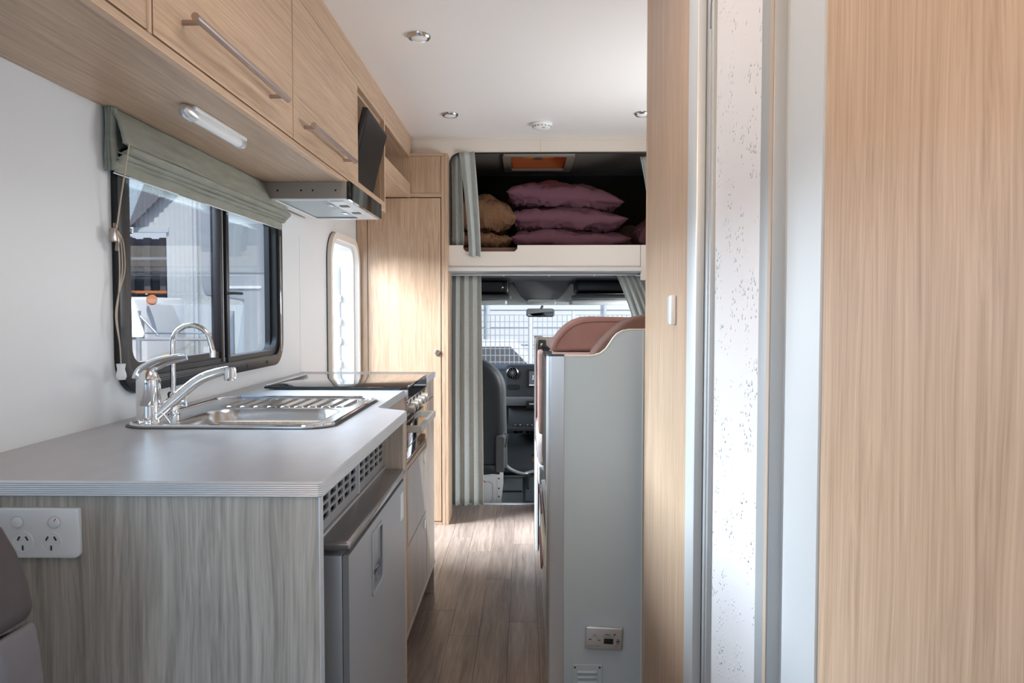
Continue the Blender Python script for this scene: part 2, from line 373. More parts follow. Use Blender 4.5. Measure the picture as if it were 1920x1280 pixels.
# front bulkhead with the over-cab opening and its cut-out
Zo0, Zo1 = 1.487, 1.973
loop = [(-0.33, Zo0-.034+.014), (-0.316, Zo0-.034), (-0.057, Zo0-.034), (-0.043, Zo0-.034+.014), (-0.043, Zo0)]
hole = [(-0.40, Zo0), (-0.33, Zo0)] + loop + [(0.98, Zo0), (0.98, Zo1)] + [(-0.40+.055-.055*math.sin(math.radians(a)), Zo1-.055+.055*math.cos(math.radians(a))) for a in (0, 15, 30, 45, 60, 75, 90)]
b = B(); b.prism([[(WL, 1.375), (WR, 1.375), (WR, CZ), (WL, CZ)], hole], 'Y', YF, YF+.02)
wf = struct(b.obj('wall_front', M['cream']))
b = B()
b.tube([(0.98, YF-.002, Zo1)] + [(-0.40+.055-.055*math.sin(math.radians(a)), YF-.002, Zo1-.055+.055*math.cos(math.radians(a))) for a in (0, 15, 30, 45, 60, 75, 90)] + [(-0.40, YF-.002, Zo0)], 0.0045, 8)
b.obj('opening_edge_trim', M['black'], wf)
# front fascia boards below the opening (notched round the cut-out)
fas = [(-0.409, 1.376), (0.610, 1.376), (0.610, 1.4865), (-0.043, 1.4865), (-0.043, Zo0-.034+.014), (-0.057, Zo0-.034), (-0.316, Zo0-.034), (-0.33, Zo0-.034+.014), (-0.33, 1.4865), (-0.409, 1.4865)]
B().prism([fas], 'Y', YF-.010, YF-.0005, .0015, 1).obj('fascia_board', M['cream'], wf)
B().box(0.612, 0.80, YF-.010, YF-.0005, 1.30, 1.4865, .002).obj('fascia_end_board', M['cream'], wf)
B().box(0.0795, 0.0805, YF-.0012, YF, 1.974, CZ-.001).obj('panel_joint', M['oak_edge'], wf)
b = B(); b.prism([[(3.955, 1.347), (3.966, 1.339), (4.10, 1.339), (4.10, 1.376), (3.985, 1.376), (3.958, 1.366)]], 'X', -0.409, 0.612)
tr = struct(b.obj('trim_1', M['alu']))
tr['label'] = 'satin aluminium trim strip along the bottom of the over-cab fascia'
B().box(WL+.001, WR-.001, YF-.006, YF, 2.044, CZ, .001).obj('ceiling_joint_strip', M['cream'], wf)
# luton interior
lu = croot('wall_luton', (0.1, 4.9, 1.44))
b = B(); b.box(WL, WR, YF+.02, 5.75, 1.42, 1.476); b.obj('bed_base', M['suede_dk'], lu)
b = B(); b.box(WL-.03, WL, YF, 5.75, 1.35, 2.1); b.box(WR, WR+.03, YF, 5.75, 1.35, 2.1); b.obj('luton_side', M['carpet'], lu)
hx0, hx1, hy0, hy1 = -0.085, 0.235, 4.26, 4.66
b = B(); b.prism([[(WL, 4.02), (WR, 4.02), (WR, 4.92), (WL, 4.92)], [(hx0, hy0), (hx1, hy0), (hx1, hy1), (hx0, hy1)]], 'Z', 2.02, 2.05); b.obj('luton_roof', M['carpet_lt'], lu)
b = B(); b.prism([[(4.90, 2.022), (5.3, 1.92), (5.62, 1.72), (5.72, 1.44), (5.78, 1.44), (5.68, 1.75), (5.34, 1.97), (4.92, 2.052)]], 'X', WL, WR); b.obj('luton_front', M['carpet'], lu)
B().box(WL, WR, 4.888, 4.898, 2.0165, 2.0205).obj('lining_seam', M['dash2'], lu)
b = B(); b.box(WL, WR, YF+.02, 4.36, 1.345, 1.42); b.obj('bed_base_front', M['dash2'], lu)

# roof hatch of the over-cab
rh = thing('roof_hatch', 'smoky amber roof hatch with grey frame above the over-cab bed', 'roof hatch', (0.075, 4.46, 2.02))
b = B(); b.prism([rrect(hx0-.045, hy0-.03, hx1+.045, hy1+.045, .015), rrect(hx0, hy0, hx1, hy1, .01)], 'Z', 2.004, 2.0195, .003, 1); b.obj('frame', M['hatchframe'], rh)
b = B(); b.prism([rrect(hx0, hy0, hx1, hy1, .01), rrect(hx0+.006, hy0+.006, hx1-.006, hy1-.006, .01)], 'Z', 2.02, 2.10); b.obj('hatch_wall', M['hatchwall'], rh)
b = B(); b.box(hx0-.02, hx1+.02, hy0-.02, hy1+.02, 2.10, 2.112, .004); b.box(hx0+.02, hx1-.02, 4.36, 4.366, 2.092, 2.10); b.obj('dome', M['amber'], rh)
b = B()
for sx in (-1, 1):
    b.tube([(0.075+sx*.085, 4.34, 2.03), (0.075+sx*.085, 4.375, 2.03), (0.075+sx*.025, 4.385, 2.03), (0.075+sx*.035, 4.43, 2.045)], 0.006, 8)
b.obj('daylight_gap_bar', M['yellow'], rh)  # yellow bars stand for daylight seeping through gaps in the hatch
B().lathe([(0.022, 0), (0.034, -.006), (0.034, -.018), (0.02, -.02)], (0.075, 4.56, 2.075)).obj('turn_knob', M['suede_grey'], rh)

# ------------------------------------------------------------------ side window with its sash
wn1 = croot('window_1', (WL, 2.14, 0.945))
O = lambda i, r: rrect(1.597+i, 0.945+i, 2.685-i, 1.500-i, r)
B().prism([O(0, .085), O(.036, .055)], 'X', WL, WL+.016, .004, 2).obj('outer_frame', M['winframe'], wn1)
B().prism([O(.034, .06), O(.052, .05)], 'X', WL-.030, WL+.008, .002, 1).obj('inner_rim', M['winframe'], wn1)
# left sash (sliding) with its own frame
yl0, yl1, zz0, zz1 = 1.645, 2.185, 0.985, 1.475
B().prism([rrect(yl0, zz0, yl1, zz1, [.05, .006, .006, .05]), rrect(yl0+.022, zz0+.03, yl1-.018, zz1-.02, [.035, .004, .004, .035])], 'X', WL-.014, WL+.004, .002, 1).obj('sliding_sash', M['winframe_brown'], wn1, 'dark brown sliding sash of the left pane')
B().box(WL-.006, WL-.002, yl0+.02, yl1-.016, zz0+.025, zz1-.01).obj('pane', M['glass'], wn1, 'left sliding pane')
B().box(WL-.022, WL-.018, yl1-.02, 2.64, zz0-.01, zz1).obj('pane', M['glass_clear'], wn1, 'right fixed pane')
B().prism([rrect(2.175, zz0-.012, 2.645, zz1+.01, [.004, .05, .05, .004]), rrect(2.21, zz0, 2.622, zz1, [.004, .045, .045, .004])], 'X', WL-.03, WL-.012).obj('fixed_sash', M['winframe'], wn1)
B().box(WL-.012, WL+.010, 2.148, 2.162, zz0, zz1, .002).obj('mullion_trim', M['winframe_brown'], wn1)
B().box(WL-.008, WL+.0105, 2.163, 2.167, zz0, zz1, .001, 1).obj('stile_bead', M['post_dk'], wn1)
B().box(WL-.010, WL+.013, 2.186, 2.205, zz0-.01, zz1, .002).obj('mullion', M['black'], wn1)
B().tube([(WL+.012, 2.17, 1.185), (WL+.03, 2.20, 1.186), (WL+.03, 2.255, 1.186)], .0045, 8).obj('latch', M['black'], wn1)
for y in (2.02, 2.165, 2.33, 2.51):
    B().cyl((WL+.015, y, 0.962), .006, .0025, 'X', 12).obj('screw', M['ink'], wn1)
b = B()
for k in range(4): b.box(WL-.028, WL+.0165, 1.72, 2.60, 0.966+k*.0045, 0.9675+k*.0045)
b.obj('sill_rib', M['dash2'], wn1)
B().box(WL-.01, WL+.0175, 2.655, 2.662, .99, 1.40, .001).obj('side_bead', M['chrome'], wn1)
for nm, (y0, y1, z0, z1), X in (('window_2', (-1.03, .28, .77, 1.38), WL-.02), ('window_3', (-1.03, .23, .77, 1.38), WR-.005)):
    r = croot(nm, (X, (y0+y1)/2, z0))
    B().prism([rrect(y0, z0, y1, z1, .08), rrect(y0+.05, z0+.05, y1-.05, z1-.05, .05)], 'X', X-.02, X+.03, .004, 1).obj('frame', M['winframe'], r)
    B().box(X+.001, X+.004, y0+.03, y1-.03, z0+.03, z1-.03).obj('pane', M['glass_clear'], r)
r = croot('window_4', (.125, YB, .72))
B().prism([rrect(-0.78, .72, 1.03, 1.48, .08), rrect(-0.73, .77, .98, 1.43, .05)], 'Y', YB-.03, YB+.02, .004, 1).obj('frame', M['winframe'], r)
B().box(-.76, 1.01, YB-.018, YB-.014, .75, 1.46).obj('pane', M['glass_clear'], r)
r = croot('window_6', (WR, 3.05, .92))
B().prism([rrect(2.52, .92, 3.58, 1.63, .08), rrect(2.57, .97, 3.53, 1.58, .05)], 'X', WR-.015, WR+.03, .004, 1).obj('frame', M['winframe'], r)
B().box(WR+.018, WR+.021, 2.54, 3.56, .94, 1.61).obj('pane', M['glass_clear'], r)
struct(B().box(WL, WL+.0012, 2.935, 2.938, .89, 1.43).obj('trim_2', M['ceil']))

# ------------------------------------------------------------------ entry door opening and the open leaf
d1 = croot('door_1', (WL, 3.64, -0.28))
fr = lambda i, r: rrect(3.335+i, -0.30, 3.925-i, 1.50-i, [0.0, 0.0, r, r], 8)
B().prism([fr(0, .13), fr(.030, .10)], 'X', WL-.045, WL+.022, .007, 3).obj('door_frame', M['cream'], d1)
B().prism([fr(-.0025, .132), fr(.004, .125)], 'X', WL-.001, WL+.004).obj('door_seal', M['black'], d1)
B().prism([fr(.028, .10), fr(.046, .085)], 'X', WL-.07, WL-.005, .003, 2).obj('inner_jamb', M['white'], d1)
b = B()
for z in (1.20, 1.08, .98, .86, .74):
    b.box(WL-.075, WL-.066, 3.845, 3.88, z-.018, z+.018, .002)
b.obj('catch_plate', M['white'], d1)
lf = thing('entry_door_leaf', 'white entry door leaf standing open outside with a rounded grey-gasketed window', 'door', (0, 0, 0), rot=(0, 0, 0))
lf.location = (WL-.07, 3.885, -0.28); lf.rotation_euler = (0, 0, math.radians(138))
# leaf in its own metres: x along the leaf outward, y thickness, z up
B().prism([rrect(0.0, 0, .55, 1.74, [.02, .02, .12, .12]), rrect(.060, .80, .45, 1.56, .10)], 'Y', 0, .035, .006, 2).obj('leaf_panel', M['white'], lf, local=True)
B().prism([rrect(.036, .775, .475, 1.585, .115), rrect(.064, .805, .445, 1.555, .095)], 'Y', -.012, .047, .003, 1).obj('gasket', M['winframe'], lf, local=True)
B().prism([rrect(.060, .80, .45, 1.56, .10)], 'Y', .014, .018).obj('pane', M['glass_clear'], lf, local=True)
for z in (1.38, 1.30, 1.15, 1.03):
    B().box(.02, .07, .036, .06, z-.02, z+.02, .004).obj('catch_block', M['white'], lf, local=True)
    B().cyl((.035, .064, z+.006), .0035, .003, '-Y', 8).cyl((.05, .064, z), .0035, .003, '-Y', 8).cyl((.035, .064, z-.008), .0035, .003, '-Y', 8).obj('screw', M['winframe'], lf, local=True)
B().box(.07, .085, .036, .055, 1.06, 1.22, .003).obj('grab_strip', M['panelgrey'], lf, local=True)

# ------------------------------------------------------------------ overhead cabinets
XF = -0.603; ZS = 1.562
ub = thing('cabinet_underside_board', 'continuous oak board forming the underside of the overhead cabinets with a front lip', 'cabinet base', (-.75, 1.2, ZS))
B().box(WL+.001, XF-.0145, YB+.01, 3.206, ZS, ZS+.014).obj('board', M['oak_y'], ub)
B().box(XF-.014, XF, YB+.01, 2.70, ZS, 1.577, .001, 1).box(XF-.014, XF, 2.7, 3.206, ZS, 1.600, .001, 1).obj('front_lip', M['oak_y'], ub)
B().box(XF-.0145, XF+.0006, YB+.01, 3.206, ZS-.0005, ZS+.001).obj('lip_edging', M['oak_edge'], ub)
va = thing('valance_board', 'long oak board between the overhead cabinets and the ceiling', 'board', (-.61, 1.3, 1.963))
B().box(XF-.016, XF, YB+.01, 3.985, 1.964, CZ-.001, .001, 1).obj('board', M['oak_y'], va)
B().box(XF, XF+.0008, YB+.01, 3.985, CZ-.004, CZ-.001).obj('top_edging', M['oak_edge'], va)
def bar_handle(root_door, y0, y1, z, xf):
    B().tube([(xf+.034, y0, z), (xf+.034, y1, z)], .0072, 16).obj('handle', M['handle'], root_door)
    for y in (y0+.028, y1-.028): B().tube([(xf, y, z), (xf+.034, y, z)], .005, 10).obj('handle_post', M['handle'], root_door)
def cab(y0, y1, label, handle, lid=True):
    t = thing('overhead_cabinet', label, 'cabinet', ((XF+WL)/2, (y0+y1)/2, 1.577), 'overhead cabinets above the worktop')
    B().box(WL+.002, XF-.02, y0+.0005, y0+.015, 1.577, 1.962).box(WL+.002, XF-.02, y1-.015, y1-.0005, 1.577, 1.962).box(WL+.002, WL+.008, y0+.015, y1-.015, 1.577, 1.962).obj('carcass', M['oak_v'], t)
    d = B().box(XF-.016, XF+.001, y0+.002, y1-.002, 1.5795, 1.9615, .0012, 1).obj('door', M['oak_y'], t)
    B().box(XF+.0011, XF+.0016, y0+.002, y0+.0035, 1.58, 1.961).box(XF+.0011, XF+.0016, y1-.0035, y1-.002, 1.58, 1.961).box(XF+.0011, XF+.0016, y0+.0035, y1-.0035, 1.5795, 1.5812).obj('door_edging', M['oak_edge'], d)
    if handle: bar_handle(d, handle[0], handle[1], handle[2], XF+.001)
    return t
cab(0.42, 1.195, 'oak overhead cabinet nearest the viewer, cropped at the top left', (0.70, 1.05, 1.62))
cab(1.2135, 1.945, 'oak overhead cabinet with the longest-looking bar handle, above the striplight', (1.295, 1.80, 1.638))
cab(1.946, 2.699, 'oak overhead cabinet beside the television compartment', (2.015, 2.51, 1.632))
sp_ = thing('filler_strip', 'narrow upright oak filler strip between the two nearest overhead doors', 'trim', (XF, 1.204, 1.577))
B().box(XF-.016, XF+.001, 1.1965, 1.2120, 1.577, 1.9615, .001, 1).obj('strip', M['oak_v'], sp_)

tvc = thing('television_compartment', 'open oak compartment holding the television', 'cabinet', (-.75, 2.95, 1.60))
B().box(WL+.002, XF, 3.206, 3.220, 1.556, 1.963, .001, 1).obj('side_panel', M['oak_v'], tvc)
B().box(WL+.002, XF-.017, 3.2, 3.2055, 1.577, 1.95).obj('inner_side', M['oak_v'], tvc)
B().box(WL+.002, WL+.010, 2.70, 3.20, 1.577, 1.95).obj('back_panel', M['oak_v'], tvc)
B().box(WL+.002, XF-.017, 2.70, 3.20, 1.93, 1.945).obj('top_panel', M['oak_y'], tvc)
B().box(XF-.016, XF, 2.70, 3.206, 1.943, 1.9635, .001, 1).obj('top_rail', M['oak_y'], tvc)
B().box(XF, XF+.001, 3.206, 3.220, 1.556, 1.963).obj('panel_edging', M['oak_edge'], tvc)
osf = thing('open_shelf', 'open oak shelf between the television compartment and the tall cupboard', 'shelf', (-.75, 3.57, 1.73))
B().box(WL+.002, XF-.017, 3.221, 3.925, 1.731, 1.745).obj('shelf_board', M['oak_y'], osf)
B().box(XF-.016, XF, 3.221, 3.929, 1.729, 1.800, .001, 1).obj('front_rail', M['oak_y'], osf)
B().box(XF-.016, XF, 3.221, 3.929, 1.938, 1.9635, .001, 1).obj('top_rail', M['oak_y'], osf)
B().box(WL+.002, WL+.01, 3.221, 3.925, 1.746, 1.95).obj('back_panel', M['oak_v'], osf)
B().box(WL+.002, XF-.017, 3.915, 3.9285, 1.746, 1.95).obj('end_panel', M['oak_v'], osf)
B().box(WL+.002, XF-.017, 3.221, 3.925, 1.94, 1.95).obj('top_panel', M['oak_y'], osf)

# tall cupboard
tc_ = thing('tall_cupboard', 'tall oak cupboard with one long door beside the entry', 'cupboard', (-.65, 3.97, 0))
x0, x1, yf = WL+.003, -0.407, 3.93
B().box(x1-.016, x1, yf, 4.12, 0, 1.96, .001, 1).obj('side_panel', M['oak_v'], tc_)
B().box(x0, x1-.017, yf+.0, 4.0-.012, 1.945, 1.96, .001, 1).obj('top_panel', M['oak_x'], tc_)
B().box(x0, x0+.055, yf, yf+.015, .0, 1.727, .001, 1).box(x1-.034, x1-.0165, yf, yf+.015, 0, 1.944, .001, 1).obj('face_frame', M['oak_v'], tc_)
B().box(x0+.003, x1-.035, yf+.004, yf+.014, 1.755, 1.944).obj('upper_panel', M['oak_v'], tc_)
B().box(x0, x1-.035, yf, yf+.015, 1.732, 1.754, .001, 1).obj('cross_rail', M['oak_x'], tc_)
B().box(x0+.056, x1-.035, yf, yf+.015, 0, .014, .001, 1).obj('cross_rail', M['oak_x'], tc_)
B().box(x0, x0+.05, yf+.005, yf+.014, 1.754, 1.944).obj('upper_stile', M['oak_v'], tc_)
B().box(x0, x1-.02, yf+.018, yf+.024, .0, 1.94).obj('back_board', M['dark'], tc_)
d = B().box(x0+.058, x1-.038, yf-.001, yf+.014, .018, 1.727, .001, 1).obj('door', M['oak_v'], tc_)
B().lathe([(.0165, 0), (.0165, .004), (.012, .0055), (.0115, .003), (.009, .003), (.009, .006)], (-0.462, yf-.001, 0.915), '-Y').obj('push_lock', M['chrome'], d)

# television
tv = thing('television', 'black flat television tilted down in the open compartment', 'television', (0, 0, 0), rot=(0, math.radians(17), math.radians(1.5)))
tv.location = (-0.633, 2.915, 1.612); tv.rotation_euler = (0, math.radians(14), math.radians(1.0))
B().box(-.022, 0, -.205, .205, 0, .262, .004).obj('casing', M['black'], tv, local=True)
B().box(0.0, .0015, -.196, .196, .014, .252).obj('screen', M['tvscreen'], tv, local=True)
B().box(-.055, -.022, -.13, .13, .05, .20, .01).obj('rear_housing', M['black'], tv, local=True)
B().tube([(-.05, 0, .13), (-.12, 0, .15), (-.20, 0, .11)], .012, 10).obj('bracket_arm', M['black'], tv, local=True)

# strip light
sl = thing('strip_light', 'slim white strip light under the overhead cabinets above the window', 'light fitting', (-.705, 1.7, 1.535))
B().box(-.722, -.69, 1.57, 1.86, 1.5535, 1.5618, .002).obj('base', M['white'], sl)
B().tube([(-.707, 1.585, 1.547), (-.707, 1.845, 1.547)], .0115, 18).obj('tube_cover', M['white'], sl)
for y0, y1 in ((1.545, 1.592), (1.842, 1.875)):
    B().tube([(-.707, y0, 1.553), (-.707, y0+(y1-y0)*.3, 1.549), (-.707, y1, 1.547)] if y0 < 1.6 else [(-.707, y0, 1.547), (-.707, y1-.01, 1.549), (-.707, y1, 1.553)], [.007, .0145, .014] if y0 < 1.6 else [.014, .0135, .006], 18).obj('end_cap', M['alu'], sl)

# range hood
rh_ = thing('range_hood', 'slim steel range hood with black glass front under the overhead cabinet', 'range hood', (-.73, 2.75, 1.50))
hx0, hx1, hy0, hy1, hz0, hz1 = WL+.024, -0.580, 2.48, 3.02, 1.507, 1.5612
b = B(); b.box(hx0, hx1-.012, hy0, hy0+.003, hz0, hz1); b.box(hx0, hx1-.012, hy1-.003, hy1, hz0, hz1); b.box(hx0, hx0+.003, hy0+.003, hy1-.003, hz0, hz1); b.box(hx0+.003, hx1-.012, hy0+.003, hy1-.003, hz1-.003, hz1)
b.obj('housing', M['hood'], rh_)
B().box(hx1-.0115, hx1, hy0-.001, hy1+.001, hz0-.004, hz1+.002, .001, 1).obj('front_glass', M['blackgloss'], rh_)
for k, q in enumerate((.155, .43, .565, .83)):
    B().cyl((hx0+q*(hx1-hx0), hy0-.0008, hz0+.026), .0032, .001, '-Y', 12).obj('screw_hole', M['dark'], rh_)
B().prism([rrect(hx0+.001, hy0+.001, hx1-.013, hy1-.001, .001), rrect(hx0+.03, hy0+.02, hx1-.085, hy1-.03, .005)], 'Z', hz0-.004, hz0-.0002, .001, 1).obj('base_frame', M['white'], rh_)
B().box(hx0+.028, hx1-.083, hy0+.018, hy1-.028, hz0+.002, hz0+.006).obj('grease_filter', M['panelgrey'], rh_)
b = B(); b.box(hx1-.076, hx1-.028, hy0+.03, hy1-.05, hz0-.007, hz0-.0042, .001, 1); lc = b.obj('lamp_cover', M['white'], rh_)
for y in (2.62, 2.84):
    B().box(hx1-.118, hx1-.100, y, y+.055, hz0-.001, hz0+.003, .001, 1).obj('filter_latch', M['alu'], rh_)
for y in (2.60, 2.78):
    B().box(hx1-.066, hx1-.036, y, y+.035, hz0-.0095, hz0-.0072, .001, 1).obj('rocker_switch', M['dash2'], rh_)

# roman blind, gathered up
bl = thing('roman_blind', 'sage green roman blind gathered in folds at the top of the side window', 'blind', (-.83, 2.2, 1.43))
yb0, yb1 = 1.568, 2.66
def flap(x_top, z_top, x_bot, z_bot, bulge, ph, y0=yb0, y1=yb1, amp=.002):
    def f(u, v):
        y = y0+(y1-y0)*u; x = x_top+(x_bot-x_top)*v; z = z_top+(z_bot-z_top)*v
        x += bulge*math.sin(PI*v) + amp*math.sin(u*21+ph+v*3)*v + amp*1.4*noise.noise(Vector((u*9, v*4, ph)))
        z += amp*.8*math.sin(u*9+ph*2)*v
        return (x, y, z)
    return f
B().grid(flap(-.870, 1.5615, -.844, 1.484, .003, 0), 70, 12, thick=.003).obj('top_panel', M['blind'], bl)
for k, (xt, zt, xb, zb, bu, y0, y1) in enumerate(((-.853, 1.489, -.856, 1.464, .016, yb0+.012, yb1+.014), (-.860, 1.468, -.862, 1.455, .013, yb0+.006, yb1+.006), (-.864, 1.458, -.866, 1.446, .010, yb0+.006, yb1+.002), (-.866, 1.455, -.868, 1.424, .002, yb0+.004, yb1-.012))):
    B().grid(flap(xt, zt, xb, zb, bu, k+1, y0, y1), 70, 8, thick=.003).obj('fold', M['blind'], bl)
for k, x in enumerate((-.882, -.876, -.870)):
    B().grid(lambda u, v: (x+.008*u+.0015*math.sin(v*6+k), yb0-.002+.012*u, 1.560-.133*v+.006*u), 2, 12, thick=.0015).obj('side_return', M['blind'], bl)
B().tube([(-.868, yb0+.004, 1.4235), (-.868, yb1-.012, 1.4235)], .0015, 6).obj('hem_piping', M['white'], bl)

# blind cord, cleat and tassel
cd = thing('blind_cord', 'beige blind cord with a coiled loop hanging down the left side of the side window', 'cord', (-.87, 1.59, 1.0))
def path(pts, n=8):
    P = [Vector(p) for p in pts]; out = []
    for i in range(len(P)-1):
        p0, p1, p2, p3 = P[max(i-1, 0)], P[i], P[i+1], P[min(i+2, len(P)-1)]
        for k in range(n):
            t = k/n; out.append(.5*((2*p1)+(-p0+p2)*t+(2*p0-5*p1+4*p2-p3)*t*t+(-p0+3*p1-3*p2+p3)*t*t*t))
    return out+[P[-1]]
B().tube(path([(-.835, 1.575, 1.485), (-.852, 1.578, 1.40), (-.868, 1.580, 1.31), (-.868, 1.580, 1.295)]), .0016, 8).obj('drop_cord', M['cord'], cd)
b = B()
for dy, s in ((.012, 1), (.020, 1.3), (.004, .5)):
    b.tube(path([(-.868, 1.58, 1.305), (-.868, 1.58+dy*1.2, 1.28), (-.868, 1.582+dy*1.3, 1.22), (-.868, 1.582, 1.17), (-.868, 1.575-dy*.35, 1.12), (-.868, 1.582, 1.06), (-.868, 1.585, 1.02)]), .0013, 6)
b.obj('looped_cord', M['cord'], cd)
B().tube(path([(-.872, 1.58, 1.318), (-.868, 1.575, 1.30), (-.866, 1.578, 1.28), (-.872, 1.585, 1.262)]), .004, 8).box(-.876, -.864, 1.562, 1.578, 1.278, 1.308, .003).obj('cleat', M['handle'], cd)
B().lathe([(.008, 0), (.0105, .006), (.0100, .012), (.0075, .022), (.0095, .034), (.0075, .0345)], (-.868, 1.585, .985)).obj('tassel', M['white'], cd)

# ------------------------------------------------------------------ worktop and kitchen units
ZC = 0.892; XW = -0.286; XN = -0.368; YC = 1.033; YE = 2.97
def arc(cx, cy, r, a0, a1, n=8): return [(cx+r*math.cos(math.radians(a0+(a1-a0)*i/n)), cy+r*math.sin(math.radians(a0+(a1-a0)*i/n))) for i in range(n+1)]
front = [(XW-.004, YC), (XW, YC+.004)] + [(XW, 1.76)] + arc(XW-.035, 1.775, .035, 0, 75, 6) + [(-.330, 1.822), (-.352, 1.838)] + arc(-.345, 1.862, .023, 250, 180, 5) + [(XN, 1.90), (XN, 2.262)]
back_ = [(XN, 2.728), (XN-.004, 2.735)] + [(XN+.006, 2.742), (XN+.008, 2.75), (XN+.008, 2.965), (XN+.003, YE)]
outline = front + [(XN, 2.728)] + back_[1:] + [(WL+.001, YE), (WL+.001, YC)]
sinkhole = rrect(-.905+.045, 1.545, -.43, 2.03, .03)
wt = thing('worktop', 'long grey laminate worktop with a wider front section and ribbed metal edging', 'worktop', (-.6, 2.0, .87))
sx0, sx1, sy0, sy1 = -.835, -.40, 1.505, 2.035
B().prism([outline, rrect(sx0+.012, sy0+.012, sx1-.012, sy1-.012, .05), rrect(-.775, 2.30, -.385, 2.70, .01)], 'Z', ZC-.019, ZC).obj('board', M['counter'], wt)
# ribbed metal edge strip following the outline
ed = B()
zs = [ZC-.0205+.0028*k for k in range(8)]
line = [(WL+.001, YC), (XW-.004, YC)] + front[1:] + []
def strip(pts, out):
    bmx = bmesh.new(); rows = []
    for i, p in enumerate(pts):
        a = Vector(pts[max(i-1, 0)]); c = Vector(pts[min(i+1, len(pts)-1)]); t = (c-a).normalized(); nx = Vector((t.y, -t.x))*1.0
        row = []
        for k in range(16):
            d = .0012 + (.0009 if k % 2 else 0); z = ZC-.0215+.0222*k/15
            if k in (0, 15): d = -.0005
            row.append(bmx.verts.new((p[0]+nx.x*d, p[1]+nx.y*d, z)))
        rows.append(row)
    for r0, r1 in zip(rows, rows[1:]):
        for k in range(15): bmx.faces.new((r0[k], r1[k], r1[k+1], r0[k+1]))
    out.add(bmx)
strip(line, ed); strip([(XN, 2.728)] + back_[1:], ed)
ed.obj('edge_strip', M['aluwhite'], wt, 'ribbed metal edge strip', smooth=20)

# end panel facing the viewer, with two screw dots
ep = thing('kitchen_end_panel', 'pale grained end panel of the kitchen facing the viewer', 'cabinet panel', (-.6, 1.05, 0))
B().box(WL+.002, XW-.006, YC+.006, YC+.024, 0, ZC-.0225, .0008, 1).obj('panel', M['ash_v'], ep)
B().box(XW-.0058, XW-.004, YC+.006, YC+.024, 0, ZC-.0225).obj('edge_banding', M['aluwhite'], ep)
B().cyl((-.633, YC+.006, .834), .0016, .0006, '-Y', 8).cyl((-.633, YC+.006, .828), .0016, .0006, '-Y', 8).obj('pin_hole', M['ink'], ep)

# power outlet
po = thing('double_power_outlet', 'white double power outlet with two round switches on the kitchen end panel', 'power outlet', (-.66, 1.03, .79))
px0, px1, pz0, pz1 = -.745, -.629, .783, .854
B().prism([rrect(px0, pz0, px1, pz1, [.003, .008, .003, .003], 3)], 'Y', YC-.004, YC+.0058, .002, 2).obj('face_plate', M['white'], po)
for xs in (-.7155, -.6625):
    B().cyl((xs, YC-.004, .8345), .0088, .0010, '-Y', 24).obj('switch_surround', M['panelgrey'], po)
    B().lathe([(.0078, 0), (.0074, .0025), (.004, .0035)], (xs, YC-.0045, .8345), '-Y', 20).obj('rocker_switch', M['white'], po)
for xs in (-.708, -.6675):
    B().lathe([(.0146, 0), (.0146, .0004), (.0142, .0008), (.0138, .0004)], (xs, YC-.004, .8065), '-Y', 28).obj('socket_face', M['white'], po)
    s = B()
    for sg in (-1, 1):
        s.rbox((xs+sg*.0058, YC-.0052, .8115), (.0018, .0008, .0064), Matrix.Rotation(sg*math.radians(-30), 4, 'Y'))
    s.rbox((xs, YC-.0052, .7980), (.0018, .0008, .0068), Matrix())
    s.obj('socket_slots', M['ink'], po)
B().rbox((-.6595, YC-.0082, .8390), (.001, .0006, .0045), Matrix.Rotation(math.radians(30), 4, 'Y')).obj('switch_mark', M['red'], po)

# vent grilles above the fridge
XG = -0.336
kc = thing('fridge_housing', 'pale grained cabinet housing around the fridge', 'cabinet', (-.6, 1.45, 0))
B().box(WL+.003, XW-.004, 1.757, 1.80, 0, ZC-.022, .0008, 1).obj('side_panel', M['ash_front'], kc)
B().box(WL+.003, XG-.012, YC+.026, 1.756, .765, .775).obj('shelf', M['ash_front'], kc)
B().box(XG-.010, XG+.004, YC+.026, 1.756, .757, .764).obj('lower_rail', M['aluwhite'], kc)
B().box(WL+.003, WL+.01, YC+.026, 1.756, 0, .76).obj('back_panel', M['dark'], kc)
for gi, (g0, g1) in enumerate(((1.055, 1.478), (1.490, 1.755))):
    g = thing('vent_grille', ('grey slotted vent grille nearer the viewer, under the worktop edge', 'grey slotted vent grille next to the oven side, under the worktop edge')[gi], 'vent', (XG, (g0+g1)/2, .765), 'vent grilles above the fridge')
    z0, z1 = .766, ZC-.022
    loops = [[(g0, z0), (g1, z0), (g1, z1), (g0, z1)]]
    n = 8 if gi == 0 else 5
    pw = .0505; m0 = g1-.010-n*pw
    for i in range(n):
        for k in range(3):
            a = m0+i*pw+pw*.12; zc = z0+.017+k*.0152
            loops.append(rrect(a, zc, a+pw*.72, zc+.0095, .003, 2))
    B().prism(loops, 'X', XG-.004, XG, 0).obj('plate', M['fridge'], g)
    B().box(XG-.016, XG-.012, g0, g1, z0, z1).obj('backing', M['dark'], g)
    B().box(XG-.001, XG+.003, g1+.001, g1+.009, z0, z1).obj('joint_strip', M['aluwhite'], g) if gi == 0 else None

